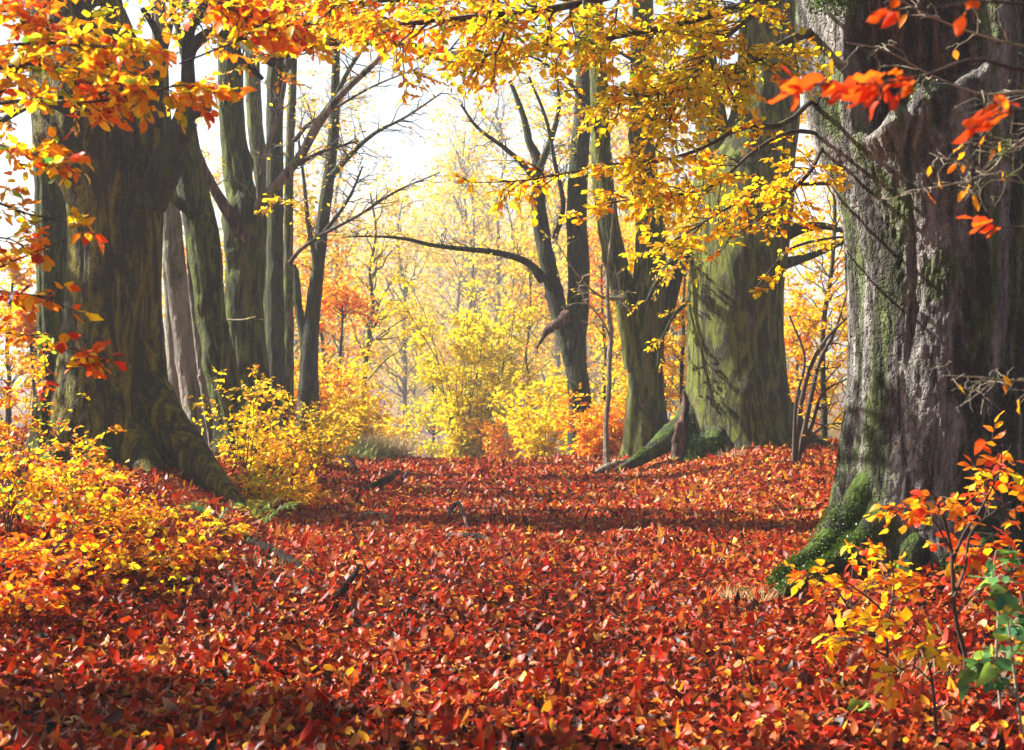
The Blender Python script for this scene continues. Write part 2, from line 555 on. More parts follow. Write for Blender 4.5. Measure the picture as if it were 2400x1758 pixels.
def plain_mat(name, stops, scale, rough=0.8, bump=0.4, sc3=(1, 1, 1)):
    m, nt, out = mat_new(name)
    L = nt.links.new
    co = node(nt, 'ShaderNodeTexCoord')
    mp = node(nt, 'ShaderNodeMapping')
    mp.inputs['Scale'].default_value = sc3
    L(co.outputs['Object'], mp.inputs['Vector'])
    n = node(nt, 'ShaderNodeTexNoise', Scale=scale, Detail=8.0, Roughness=0.65)
    L(mp.outputs[0], n.inputs['Vector'])
    r = ramp(nt, stops)
    L(n.outputs['Fac'], r.inputs['Fac'])
    b = node(nt, 'ShaderNodeBump', Strength=bump, Distance=0.03)
    L(n.outputs['Fac'], b.inputs['Height'])
    p = node(nt, 'ShaderNodeBsdfPrincipled', Roughness=rough)
    p.inputs['Specular IOR Level'].default_value = 0.2
    L(r.outputs[0], p.inputs['Base Color'])
    L(b.outputs[0], p.inputs['Normal'])
    L(p.outputs[0], out.inputs['Surface'])
    return m


SOIL = plain_mat('leafy_soil', [(0.3, (0.03, 0.012, 0.008)), (0.5, (0.12, 0.03, 0.012)), (0.62, (0.22, 0.07, 0.02)), (0.75, (0.06, 0.02, 0.012))], 14.0)
STONE = plain_mat('grey_stone', [(0.3, (0.10, 0.10, 0.11)), (0.7, (0.26, 0.26, 0.28))], 18.0)


# ------------------------------------------------------------------ things
def thing(name, label, cat, base, group=None):
    o = bpy.data.objects.new(name, None)
    COL.objects.link(o)
    o.location = tuple(float(v) for v in base)
    o.empty_display_size = 0.2
    tag(o, label, cat, group)
    o['_b'] = [float(v) for v in base]
    return o


def tag(o, label, cat, group=None, kind=None):
    o['label'] = label
    o['category'] = cat
    if group:
        o['group'] = group
    if kind:
        o['kind'] = kind


def limb(pts):
    """[(px,py,Y,radius in photo pixels)] -> (n,4)"""
    return np.array([[*P(a, b, Y), r / F * Y] for a, b, Y, r in pts])


def part_trunk(T, pts, mat, name='trunk', **kw):
    a = Acc()
    trunk(a, pts, **kw)
    return a.build(name, mat, T, T['_b'])


def bough(T, pts, mat, seed, n1=8, l1=0.6, n2=4, l2=0.3, m=6, size=0.07, tone=(0.4, 0.1), lod=2, r_tw=0.0035, t0=0.1, ang=55,
          flat=0.6, up=0.0, sag=0.1, keep=1.0, tonefn=None, nz=26, sides=8, droop=0.25, bias=None, lump=0.05, wig=0.1, leafname='foliage', lmat=None, tilt=0.5, wid=0.62):
    """one branch with its twigs (part) and the leaves on it (sub-part)"""
    rng = np.random.default_rng(seed)
    w, lf = Acc(), Acc()
    pts = np.asarray(pts, float)
    trunk(w, pts, nth=sides, nz=nz, lump=lump, seed=seed)
    c = catmull(pts, nz)[None, :, :3]
    tw = []
    if n1:
        k1 = kids(c, n1, t0, 1.0, l1, ang, rng, flat, up, sag, wig, k=6, bias=bias)
        rm = min(pts[-1, 3] * 1.0, 0.012) if pts[-1, 3] > r_tw else r_tw * 1.6
        tubes(w, k1, taper(len(k1), 6, max(rm, r_tw * 1.5), r_tw * 0.6), 5)
        tw.append(k1)
        if n2:
            k2 = kids(k1, n2, 0.2, 1.0, l2, 48, rng, flat, up * 0.5, sag, wig, k=5)
            tubes(w, k2, taper(len(k2), 5, r_tw, r_tw * 0.45), 4)
            tw.append(k2)
    o = w.build('branch', mat, T, T['_b'])
    if m and tw:
        leaves_on(lf, tw[-1], m, size, rng, tone, lod, droop=droop, keep=keep, tonefn=tonefn, tilt=tilt, wid=wid)
        if len(tw) > 1:
            leaves_on(lf, tw[0], max(2, m - 1), size, rng, tone, lod, t0=0.4, droop=droop, keep=keep * 0.8, tonefn=tonefn, tilt=tilt, wid=wid)
        if lf.V:
            lf.build(leafname, lmat or LEAF, o, T['_b'])
    return o


def shrub(name, label, base, h, spread, seed, n=6, cat='shrub', group=None, size=0.07, tone=(0.4, 0.12), lod=1, n1=7, l1=0.35, n2=3, l2=0.2, m=5,
          keep=1.0, stem_r=0.008, t0=0.25, mat=None, lean=(0, 0, 0), flat=0.5, tonefn=None, lmat=None, tilt=0.5):
    rng = np.random.default_rng(seed)
    T = thing(name, label, cat, base, group)
    w, lf = Acc(), Acc()
    a = rng.uniform(0, 2 * np.pi, n)
    k = 8
    u = np.linspace(0, 1, k)[None, :, None]
    out = np.stack([np.cos(a), np.sin(a), 0 * a], -1)[:, None] * spread * rng.uniform(0.3, 1.0, (n, 1, 1))
    hh = h * rng.uniform(0.65, 1.05, (n, 1, 1))
    b0 = np.asarray(base)[None, None] + out * 0.12 - UP * 0.05
    wg = np.cumsum(rng.normal(size=(n, k, 3)) * 0.035 * h, axis=1) * u
    st = b0 + out * u ** 1.5 + hh * u * UP + wg + np.asarray(lean)[None, None] * u ** 1.5
    tubes(w, st, taper(n, k, stem_r, stem_r * 0.4), 6)
    k1 = kids(st, n1, t0, 1.0, l1, 55, rng, flat, 0.15, 0.1, 0.1, k=5)
    tubes(w, k1, taper(len(k1), 5, stem_r * 0.45, stem_r * 0.22), 4)
    tw = k1
    if n2:
        tw = kids(k1, n2, 0.2, 1.0, l2, 48, rng, flat, 0.0, 0.1, 0.1, k=4)
        tubes(w, tw, taper(len(tw), 4, stem_r * 0.25, stem_r * 0.12), 3)
    leaves_on(lf, tw, m, size, rng, tone, lod, keep=keep, tonefn=tonefn, tilt=tilt)
    w.build('stem', mat or B_TWIG, T, base)
    lf.build('foliage', lmat or LEAF, T, base)
    return T


def young_tree(name, label, base, h, seed, r=0.1, crown=0.4, cat='tree', group=None, n1=18, l1=0.3, n2=6, n3=4, m=4, size=0.12, tone=(0.4, 0.1), lod=0,
               t0=0.2, lean=(0, 0), keep=1.0, mat=None, up=0.45, sides=8, tonefn=None, ang=58, flat=0.2, tilt=0.8):
    """whole tree: trunk (with its forks), branch wood and crown"""
    rng = np.random.default_rng(seed)
    T = thing(name, label, cat, base, group)
    k = 9
    u = np.linspace(0, 1, k)
    wg = np.cumsum(rng.normal(size=(k, 3)) * 0.018 * h, axis=0) * u[:, None]
    p = np.asarray(base)[None] + np.stack([lean[0] * u ** 1.3, lean[1] * u ** 1.3, h * u - 0.15], -1) + wg
    pts = np.concatenate([p, (r * (1 - 0.85 * u) + 0.01)[:, None]], 1)
    part_trunk(T, pts, mat or B_DARK, nth=sides, nz=24, flare=0.5, seed=seed, fl_h=0.35)
    w, lf = Acc(), Acc()
    k1 = kids(p[None], n1, t0, 0.98, h * l1, ang, rng, flat, up, 0.08, 0.12, k=7, fall=0.65)
    tubes(w, k1, taper(len(k1), 7, r * 0.3, r * 0.07), 5)
    k2 = kids(k1, n2, 0.25, 1.0, h * l1 * 0.42, 45, rng, flat, up * 0.4, 0.1, 0.12, k=5)
    tubes(w, k2, taper(len(k2), 5, r * 0.08, r * 0.03), 3)
    tw = k2
    if n3:
        tw = kids(k2, n3, 0.2, 1.0, h * l1 * 0.2, 45, rng, flat, 0.1, 0.12, 0.12, k=4)
        tubes(w, tw, taper(len(tw), 4, r * 0.035, r * 0.018), 3)
    w.build('branch', mat or B_DARK, T, base)
    leaves_on(lf, tw, m, size, rng, tone, lod, tilt=tilt, keep=keep, tonefn=tonefn)
    lf.build('crown', LEAF, T, base)
    return T


def copy_tree(o):
    c = o.copy()
    COL.objects.link(c)
    for ch in o.children:
        d = ch.copy()
        COL.objects.link(d)
        d.parent = c
        d.matrix_parent_inverse = ch.matrix_parent_inverse.copy()
    return c

# ------------------------------------------------------------------ the ground, its leaf litter
def build_ground():
    xs = np.unique(np.concatenate([np.linspace(-400, -40, 14), np.linspace(-160, -40, 30), np.linspace(-40, -9, 40), np.linspace(-9, 9, 190), np.linspace(9, 40, 40), np.linspace(40, 160, 30), np.linspace(40, 400, 14)]))
    ys = np.unique(np.concatenate([np.linspace(-60, -2, 14), np.linspace(-2, 4, 24), np.linspace(4, 32, 260), np.linspace(32, 90, 50), np.linspace(90, 700, 80)]))
    X, Y = np.meshgrid(xs, ys)
    V = np.stack([X, Y, ground(X, Y)], -1).reshape(-1, 3)
    ny, nx = X.shape
    j, i = np.meshgrid(np.arange(ny - 1), np.arange(nx - 1), indexing='ij')
    k = j * nx + i
    q = np.stack([k, k + 1, k + nx + 1, k + nx], -1).reshape(-1, 4)
    a = Acc()
    a.add(V, q=q)
    o = a.build('ground', SOIL)
    tag(o, 'forest floor path hidden under fallen leaves between two low banks', 'ground', kind='structure')


build_ground()


def litter():
    rng = np.random.default_rng(11)
    a = Acc()
    for (y0, y1, dens, size, lod, zz) in ((3.8, 9.0, 3600, 0.053, 2, 0.05), (9.0, 16.0, 2000, 0.058, 1, 0.04), (16.0, 33.0, 850, 0.068, 1, 0.03)):
        y = rng.uniform(y0, y1, int(dens * (y1 - y0) * (0.8 * y1 + 3.0)))
        x = rng.uniform(-1, 1, len(y)) * (0.4 * y1 + 1.5)
        k = np.abs(x) < 0.4 * y + 1.4
        x, y = x[k], y[k]
        n = len(x)
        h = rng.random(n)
        e = 0.05
        z = ground(x, y)
        gx = (ground(x + e, y) - z) / e
        gy = (ground(x, y + e) - z) / e
        gn = nrm(np.stack([-gx, -gy, np.ones(n)], -1))
        nm = nrm(gn + rng.normal(size=(n, 3)) * (0.17 + 0.30 * h[:, None] ** 2))
        d = rng.normal(size=(n, 3))
        d = nrm(d - nm * (d * nm).sum(-1, keepdims=True))
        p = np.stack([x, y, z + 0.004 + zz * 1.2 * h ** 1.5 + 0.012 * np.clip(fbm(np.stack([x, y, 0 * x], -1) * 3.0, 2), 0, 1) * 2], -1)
        big = fbm(np.stack([x, y, 0 * x + 9.0], -1) * 0.55, 3)
        sm = fbm(np.stack([x, y, 0 * x + 4.0], -1) * 3.5, 2)
        t = 0.35 + 0.10 * h + 0.10 * big + 0.06 * sm + rng.normal(size=n) * 0.22 + 0.10 * sst(9, 16, y) + 0.03 * sst(0.3, 2.5, x)  # lower leaves rotted and darker to deepen shaded gaps; farther ones tinted as sunlit
        t = np.where(rng.random(n) < 0.03 + 0.06 * sst(11, 15, y) * sst(0.5, 2.5, x), 0.90 + 0.03 * rng.normal(size=n), t)
        t = np.where(rng.random(n) < 0.035, 0.78 + 0.05 * rng.normal(size=n), t)
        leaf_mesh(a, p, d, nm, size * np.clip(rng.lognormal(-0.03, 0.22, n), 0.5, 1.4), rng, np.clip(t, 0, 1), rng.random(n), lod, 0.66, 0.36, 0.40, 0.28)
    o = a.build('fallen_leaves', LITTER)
    tag(o, 'thick carpet of red and rust fallen beech leaves covering the path', 'fallen leaves', kind='stuff')


litter()


def twig_litter():
    rng = np.random.default_rng(12)
    n = 750
    y = 4.5 + 19 * rng.random(n) ** 1.4
    x = rng.uniform(-1, 1, n) * (0.4 * y + 0.5)
    a = rng.uniform(0, 6.28, n)
    ln = rng.uniform(0.06, 0.32, n)
    k = 5
    u = np.linspace(-0.5, 0.5, k)
    px = x[:, None] + np.cos(a)[:, None] * u * ln[:, None] + np.cumsum(rng.normal(size=(n, k)) * 0.008, 1)
    py = y[:, None] + np.sin(a)[:, None] * u * ln[:, None] + np.cumsum(rng.normal(size=(n, k)) * 0.008, 1)
    pz = ground(px, py) + 0.045 + rng.normal(size=(n, 1)) * 0.12 * u * ln[:, None] * 2 + 0.012 * rng.random((n, 1))
    w = Acc()
    tubes(w, np.stack([px, py, pz], -1), taper(n, k, 1, 0.5) * rng.uniform(0.0012, 0.0035, (n, 1)), 4)
    tag(w.build('twig_litter', B_TWIG), 'small dead twigs strewn through the leaf carpet', 'twigs', kind='stuff')


twig_litter()


def blades(acc, c, n, rad, h, rng, tone, bend=0.6):
    """thin grass blades round a point"""
    a = rng.uniform(0, 2 * np.pi, n)
    r = rad * np.sqrt(rng.random(n))
    x, y = c[0] + np.cos(a) * r, c[1] + np.sin(a) * r
    p = np.stack([x, y, ground(x, y)], -1)
    d = nrm(np.stack([np.cos(a), np.sin(a), 0 * a], -1) * bend * rng.random((n, 1)) + UP + rng.normal(size=(n, 3)) * 0.25)
    nm = nrm(rng.normal(size=(n, 3)) + np.array([0, -0.5, 0.3]))
    hh = h * rng.uniform(0.4, 1.15, n)
    leaf_mesh(acc, p, d, nm, hh, rng, np.clip(tone[0] + rng.normal(size=n) * tone[1], 0, 1), rng.random(n), 1, 0.035, 0.4, 0.1)


# ------------------------------------------------------------------ moss cushions
def moss_on(T, pts_list, seed, n=2600, size=0.022, parent=None):
    """fuzzy moss over (n,4) limbs or points with a radius, upper side"""
    rng = np.random.default_rng(seed)
    a = Acc()
    for pts in pts_list:
        c = catmull(pts, 60)
        i = rng.integers(0, 60, n)
        v = nrm(rng.normal(size=(n, 3)) + np.array([-0.35, -0.3, 0.75]))
        q = c[i, :3] + rng.normal(size=(n, 3)) * 0.02
        lumpy = 1.04 + 0.30 * fbm(q * 7.0 + v * 1.5, 3)
        keep = fbm(q * 4.0 + v * 0.8 + seed, 3) > -0.12
        p = q + v * (c[i, 3:4] * lumpy[:, None])
        d = nrm(v + rng.normal(size=(n, 3)) * 0.6)
        nm = nrm(rng.normal(size=(n, 3)) + v * 0.5)
        t = np.clip(0.5 + 0.8 * (lumpy - 1.05) + rng.normal(size=n) * 0.15, 0, 1)
        p, d, nm, t = p[keep], d[keep], nm[keep], t[keep]
        leaf_mesh(a, p, d, nm, size * rng.uniform(0.6, 1.3, len(p)), rng, t, rng.random(len(p)), 0, 0.7, 0.2, 0.2)
    return a.build('moss', MOSS, T, T['_b'])


# ------------------------------------------------------------------ the great grey beech on the right
YR = 10.7
b0 = (*onto(2185, YR)[:2], float(ground(3.1, YR)))
RB = thing('beech_tree', 'massive grey beech with a rotten hollow and mossy roots beside the path', 'tree', b0)


def right_hollow(R, th, z):
    """the rotted-out front of the trunk: pushed in above a ragged lip; th = -pi/2 faces the path viewer"""
    q = np.stack([np.cos(th) * 2.5, np.sin(th) * 2.5, z * 1.6], -1)
    w = fbm(q + 3.0, 4)
    a = (th % (2 * np.pi)) - 1.5 * np.pi           # 0 at the front, negative to the left
    lip = 3.48 + 0.26 * w + 0.22 * (a + 0.3) + 0.35 * np.clip(np.abs(a + 0.3) - 0.45, 0, 1) + 0.2 * sst(0.2, 0.5, a)
    left = -0.93 + 0.10 * w + 0.10 * (z - 3.6)
    right = 0.26 + 0.12 * w
    m = sst(-0.04, 0.10, z - lip) * sst(-0.03, 0.09, a - left) * sst(-0.03, 0.10, right - a) * (1 - sst(5.2, 6.2, z))
    depth = 0.30 + 0.16 * fbm(np.stack([np.cos(th) * 6, np.sin(th) * 6, z * 1.1], -1), 4)
    rim = np.exp(-((z - lip + 0.06) / 0.07) ** 2) * sst(-0.1, 0.1, a - left) * sst(-0.1, 0.1, right - a)
    return R * (1 + 0.025 * rim) - m * depth, m


tr = np.array([[*P(c, y, YR)[:3], h / F * YR] for y, c, h in (
    (1440, 2180, 262), (1340, 2180, 240), (1230, 2182, 232), (1100, 2190, 222), (900, 2195, 207), (720, 2198, 208), (560, 2198, 212),
    (400, 2190, 236), (290, 2175, 262), (150, 2158, 280), (0, 2145, 282), (-250, 2140, 262), (-700, 2160, 200), (-1300, 2200, 150))])
acc = Acc()
hv, hq = trunk(acc, tr, nth=300, nz=420, lump=0.07, crack=0.018, flare=0.16, lobes=6, seed=2, hollow=right_hollow, fl_h=0.35, flute=0.055)
acc.build('trunk', B_GREY, RB, b0)
used, inv = np.unique(hq, return_inverse=True)
acc = Acc()
acc.add(hv[used], q=inv.reshape(-1, 4))
acc.build('hollow', B_ROT, RB, b0)
roots = [limb([(2120, 1020, 10.7, 40), (2060, 1130, 10.45, 52), (1990, 1215, 10.4, 42), (1930, 1275, 10.3, 28), (1880, 1320, 10.2, 22), (1835, 1350, 10.15, 14), (1812, 1375, 10.1, 5)]),
         limb([(2150, 1080, 10.6, 40), (2090, 1190, 10.3, 46), (2025, 1270, 10.15, 34), (1970, 1315, 10.0, 25), (1905, 1350, 9.9, 19), (1860, 1375, 9.8, 15), (1830, 1395, 9.75, 6)]),
         limb([(2180, 1130, 10.5, 40), (2150, 1260, 10.15, 36), (2125, 1340, 9.9, 26), (2090, 1410, 9.7, 12)]),
         limb([(2290, 1100, 10.5, 50), (2310, 1240, 10.1, 50), (2330, 1340, 9.85, 38), (2350, 1430, 9.6, 20)])]
for k, r in enumerate(roots):
    acc = Acc()
    trunk(acc, r, nth=26, nz=40, lump=0.16, seed=k + 4, crack=0.006)
    acc.build('root', B_ROOT, RB, b0)
moss_on(RB, [roots[0][2:], roots[1][2:]], 5, n=9000, size=0.017)
moss_on(RB, [limb([(1915, 20, 10.1, 14), (1960, 5, 10.05, 22), (1985, 30, 10.0, 18)]), limb([(2160, 200, 10.0, 20), (2175, 280, 10.0, 26)])], 6, n=1100, size=0.022)
moss_on(RB, [limb([(2230, 1330, 9.95, 40), (2290, 1360, 9.85, 46), (2330, 1300, 9.95, 40)])], 7, n=2200, size=0.018)


def right_tone(p):
    """yellow to the right, more orange to the left of the path"""
    return 0.11 * (1 - sst(-1.6, 0.2, p[:, 0])) - 0.03


LB_KW = dict(lod=2, size=0.057, tonefn=right_tone)
# boughs of the right beech reaching over the path: each with its leaves
for k, (pts, kw) in enumerate([
    ([(2080, -420, 10.3, 40), (1850, -220, 9.4, 22), (1600, -70, 8.8, 14), (1350, 10, 8.4, 9), (1100, 40, 8.1, 6), (900, 60, 7.9, 4)], dict(n1=64, l1=0.46, n2=3, l2=0.26, m=7, tone=(0.42, 0.12), t0=0.32)),
    ([(2060, -500, 10.5, 40), (1800, -330, 9.8, 20), (1550, -160, 9.5, 13), (1300, -60, 9.3, 8), (1050, -10, 9.1, 5), (760, 10, 8.8, 3)], dict(n1=66, l1=0.5, n2=3, l2=0.3, m=7, tone=(0.42, 0.12), t0=0.3)),
    ([(2100, -200, 10.8, 26), (1990, -150, 10.3, 22), (1820, -20, 9.5, 14), (1650, 40, 9.1, 9), (1480, 80, 8.9, 6), (1300, 110, 8.7, 4), (1130, 130, 8.6, 2.5)], dict(n1=60, l1=0.46, n2=3, l2=0.26, m=7, tone=(0.39, 0.09), t0=0.34)),
    ([(2050, 90, 10.9, 18), (1925, 70, 10.85, 13), (1800, 120, 9.6, 10), (1690, 190, 9.3, 7), (1560, 215, 9.1, 5), (1440, 240, 9.0, 3)], dict(n1=54, l1=0.42, n2=3, l2=0.25, m=7, tone=(0.37, 0.08), t0=0.34)),
    ([(2050, 190, 10.9, 8.2), (1930, 215, 10.9, 6.1), (1840, 290, 9.8, 6.8), (1740, 300, 9.5, 5.4), (1640, 350, 9.2, 4.1), (1540, 378, 9.0, 3.4), (1430, 385, 8.9, 2.7), (1300, 412, 8.8, 1.7), (1200, 425, 8.7, 1.4), (1095, 428, 8.6, 1.2)], dict(n1=26, l1=0.30, n2=2, l2=0.2, m=6, tone=(0.46, 0.10), t0=0.25)),
    ([(2060, 360, 10.95, 6.8), (1935, 318, 10.9, 4.8), (1850, 310, 9.9, 5.4), (1760, 360, 9.6, 4.1), (1680, 430, 9.4, 3.1), (1580, 460, 9.2, 2.4), (1460, 470, 9.1, 1.7), (1350, 498, 9.0, 1.2)], dict(n1=36, l1=0.34, n2=3, l2=0.2, m=6, tone=(0.43, 0.09), t0=0.34)),
    ([(2060, 270, 10.95, 6.8), (1945, 320, 10.95, 4.8), (1900, 400, 10.0, 5.4), (1830, 470, 9.8, 4.1), (1770, 520, 9.6, 2.7), (1710, 560, 9.5, 1.4)], dict(n1=26, l1=0.32, n2=2, l2=0.2, m=6, tone=(0.48, 0.09), t0=0.34)),
    ([(2050, -140, 10.9, 8.2), (1890, -60, 10.8, 6.1), (1760, 40, 9.3, 5.4), (1640, 150, 9.0, 3.4), (1560, 300, 8.9, 2.7), (1500, 420, 8.8, 1.4)], dict(n1=54, l1=0.42, n2=3, l2=0.22, m=6, tone=(0.38, 0.08), t0=0.34)),
    ([(2060, 440, 10.95, 8), (1940, 430, 10.8, 5), (1830, 440, 10.2, 4), (1720, 480, 9.9, 3), (1620, 540, 9.7, 2.4), (1540, 590, 9.5, 1.5)], dict(n1=26, l1=0.34, n2=3, l2=0.22, m=6, tone=(0.41, 0.08), t0=0.34)),
    ([(2080, 560, 10.95, 4.1), (1970, 556, 10.95, 2.7), (1860, 580, 10.1, 3.4), (1800, 640, 9.9, 2.0), (1740, 720, 9.8, 1.4)], dict(n1=7, l1=0.2, n2=2, l2=0.15, m=5, tone=(0.45, 0.1))),
]):
    kw = {**LB_KW, **kw}
    bough(RB, limb(pts), B_TWIG, 100 + k, sag=0.12, **kw)

# ------------------------------------------------------------------ the dark beech on the left
YL = 16.0
bl = onto(265, YL)
LB = thing('beech_tree', 'thick dark olive beech on the left bank with a broken side branch', 'tree', bl)
tl = np.array([[*P(c, y, YL), h / F * YL] for y, c, h in (
    (1190, 285, 172), (1110, 278, 160), (1000, 268, 143), (880, 264, 124), (760, 266, 114), (600, 268, 108), (460, 268, 112), (380, 262, 126), (300, 250, 138),
    (200, 222, 138), (100, 198, 118), (0, 170, 106), (-200, 130, 95), (-600, 60, 80), (-1100, 20, 55))])
acc = Acc()
trunk(acc, tl, nth=200, nz=260, lump=0.05, crack=0.009, knots=4, flare=0.22, lobes=5, seed=5, fl_h=0.5, flute=0.04)
acc.build('trunk', B_OLIVE, LB, bl)
for k, r in enumerate([
    limb([(310, 820, 16.0, 40), (375, 960, 15.75, 46), (430, 1045, 15.55, 44), (490, 1115, 15.25, 36), (545, 1165, 15.0, 20), (575, 1195, 14.8, 6)]),
    limb([(310, 960, 15.7, 40), (335, 1070, 15.4, 42), (365, 1150, 15.1, 34), (390, 1220, 14.8, 14)]),
    limb([(190, 960, 15.7, 50), (150, 1060, 15.4, 44), (110, 1130, 15.2, 24)])]):
    acc = Acc()
    trunk(acc, r, nth=28, nz=40, lump=0.13, seed=k + 14)
    acc.build('root', B_OLIVE, LB, bl)
bare = dict(m=0)
for k, (pts, kw) in enumerate([
    ([(350, 480, 15.7, 40), (385, 400, 15.6, 40), (415, 320, 15.5, 28), (440, 230, 15.5, 19), (440, 130, 15.5, 14), (448, 60, 15.4, 13), (490, 25, 15.3, 12), (540, -20, 15.2, 10)], dict(n1=3, n2=2, m=0)),
    ([(440, 140, 15.5, 15), (455, 105, 15.4, 14), (500, 75, 15.3, 13), (545, 88, 15.1, 11), (590, 120, 14.9, 10), (640, 152, 14.8, 7)], dict(n1=3, n2=2, l1=0.5, m=5, size=0.075, tone=(0.5, .1), t0=0.4)),
    ([(555, 95, 15.1, 8), (600, 128, 14.3, 8), (650, 135, 13.6, 8), (720, 110, 12.8, 8), (800, 98, 12.0, 8), (900, 102, 11.2, 7), (1000, 112, 10.5, 6), (1080, 128, 10.0, 5), (1180, 125, 9.6, 4), (1290, 118, 9.3, 2.5)],
     dict(n1=40, l1=0.55, n2=3, l2=0.32, m=7, tone=(0.43, 0.10), t0=0.12, flat=0.8)),
    ([(365, 300, 15.5, 18), (370, 180, 15.4, 13), (380, 120, 15.4, 11), (365, 70, 15.4, 9), (335, 20, 15.3, 7)], dict(n1=3, n2=2, m=0)),
    ([(375, 160, 15.4, 9), (395, 70, 15.3, 9), (408, 0, 15.3, 7), (415, -60, 15.3, 5)], dict(n1=3, n2=2, m=0)),
    ([(425, 300, 15.5, 24), (445, 270, 15.45, 20), (470, 258, 15.4, 16), (490, 250, 15.35, 13)], dict(n1=0, m=0, lump=0.3)),
    ([(415, 330, 15.5, 20), (440, 305, 15.4, 13), (458, 292, 15.35, 6)], dict(n1=0, m=0, lump=0.3)),
    ([(540, 85, 15.1, 10), (560, 130, 15.0, 9), (590, 160, 14.9, 8), (615, 185, 14.85, 5)], dict(n1=0, m=0, lump=0.15)),
    ([(160, 250, 15.4, 22), (110, 235, 14.9, 15), (60, 250, 14.4, 10), (-20, 300, 13.8, 6)], dict(n1=8, n2=3, l1=0.6, m=6, size=0.075, tone=(0.5, 0.1))),
    ([(230, -180, 15.0, 24), (380, -90, 13.0, 14), (520, -30, 12.0, 9), (680, 10, 11.3, 6), (860, 40, 10.8, 4)], dict(n1=50, l1=0.6, n2=3, l2=0.35, m=7, tone=(0.45, 0.12), t0=0.25)),
    ([(230, -120, 15.2, 18), (360, -20, 14.0, 10), (480, 20, 13.4, 7), (600, 40, 13.0, 5), (760, 60, 12.4, 3)], dict(n1=50, l1=0.5, n2=3, l2=0.3, m=7, tone=(0.42, 0.10), t0=0.3)),
]):
    bough(LB, limb(pts), B_DARK, 200 + k, **{**dict(size=0.06, sag=0.1), **kw})

# high limbs over the path, above the picture: they keep the zenith sky off the trunks and the floor
def high_limbs(T, x, y, z, ends, seed):
    for k, e in enumerate(ends):
        m = np.array([x, y, z]) * 0.45 + np.array(e) * 0.55 + UP * 0.5
        bough(T, [(x, y, z, 0.16), (*m, 0.09), (*e, 0.03)], B_DARK, seed + k, n1=26, l1=2.3, n2=6, l2=1.0, m=6, size=0.15, tone=(0.42, 0.1), lod=0, flat=0.7, t0=0.15, r_tw=0.006, sag=0.05, sides=6, nz=16, tilt=0.4)


high_limbs(RB, 3.2, 10.7, 8.3, [(-0.5, 9.5, 10.5), (0.5, 6.0, 10.0), (6.5, 8.5, 10.0), (4.0, 4.0, 10.0), (1.0, 14.0, 10.5), (6.5, 13.5, 10.5)], 250)
high_limbs(LB, -4.9, 16.0, 9.5, [(-0.8, 15.0, 11.5), (-0.5, 19.0, 11.8), (-2.5, 17.0, 12.5)], 260)

# stem close behind it
bs = onto(115, 17.6)
ST = thing('beech_tree', 'narrow grey beech stem close behind the left edge of the thick dark beech', 'tree', bs)
part_trunk(ST, np.array([[*P(c, y, 17.6), h / F * 17.6] for y, c, h in ((1130, 118, 66), (1000, 120, 44), (850, 124, 36), (600, 122, 36), (300, 112, 36), (0, 95, 34), (-300, 80, 26))]), B_MOSSY, nth=60, nz=120, flare=0.3, seed=8, flute=0.12)
bough(ST, limb([(105, 150, 17.5, 14), (60, 60, 17.2, 9), (20, -40, 16.9, 6)]), B_DARK, 231, n1=8, n2=3, l1=0.7, m=5, tone=(0.45, .1))
# ------------------------------------------------------------------ the row of trees on the left
def row_tree(label, Y, stems, mat, seed, group='trees of the left row', base_px=None, **kw):
    s0 = stems[0]
    b = onto(base_px or s0[0][1], Y)
    T = thing('beech_tree', label, 'tree', b, group)
    for k, st in enumerate(stems):
        pts = np.array([[*P(c, y, Y + 0.0 * k), h / F * Y] for y, c, h in st])
        if k == 0 or st[0][0] > 880:
            pts[0, 2] = min(pts[0, 2], float(ground(pts[0, 0], pts[0, 1])) - 0.15)
        part_trunk(T, pts, mat, nth=72, nz=150, flare=0.35 if (k == 0 or st[0][0] > 880) else 0.0, seed=seed + k, flute=kw.get('flute', 0.06) * 0.6, lump=kw.get('lump', 0.07), knots=kw.get('knots', 9), crack=0.004)
    return T


GL = 'trees of the left row'
L2 = row_tree('pale smooth leaning trunk just right of the thick dark beech', 20.0, [((1060, 478, 34), (1000, 462, 27), (860, 440, 25), (700, 420, 25), (560, 405, 24), (420, 392, 23), (250, 380, 20), (50, 372, 17), (-200, 365, 12))], B_PALE, 21)
bough(L2, limb([(430, 690, 20, 5), (455, 720, 19.8, 3.5), (500, 745, 19.5, 2.5), (560, 750, 19.3, 2), (600, 742, 19.1, 1.2)]), B_PTWIG, 301, n1=5, l1=0.25, n2=0, m=2, size=0.07, keep=0.3)
L2b = row_tree('thin white stem leaning between the pale trunk and the dark mossy trunk', 19.6, [((1060, 512, 12), (980, 490, 10), (850, 470, 9), (700, 452, 8), (560, 440, 7), (430, 428, 5), (300, 420, 3))], B_PALE, 24)
L2c = row_tree('slim pale stem at the right edge of the thick dark beech', 20.8, [((1060, 432, 15), (900, 410, 13), (700, 396, 11), (500, 388, 9), (300, 382, 6))], B_PALE, 25)
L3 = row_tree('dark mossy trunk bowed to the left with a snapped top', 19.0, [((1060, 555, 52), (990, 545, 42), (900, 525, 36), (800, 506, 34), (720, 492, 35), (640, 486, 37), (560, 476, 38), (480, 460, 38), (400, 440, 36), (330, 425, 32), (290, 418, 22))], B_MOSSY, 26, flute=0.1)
bough(L3, limb([(480, 520, 18.9, 20), (440, 490, 18.8, 15), (400, 460, 18.7, 11), (370, 440, 18.6, 7)]), B_MOSSY, 302, n1=3, n2=0, l1=0.5, m=0)
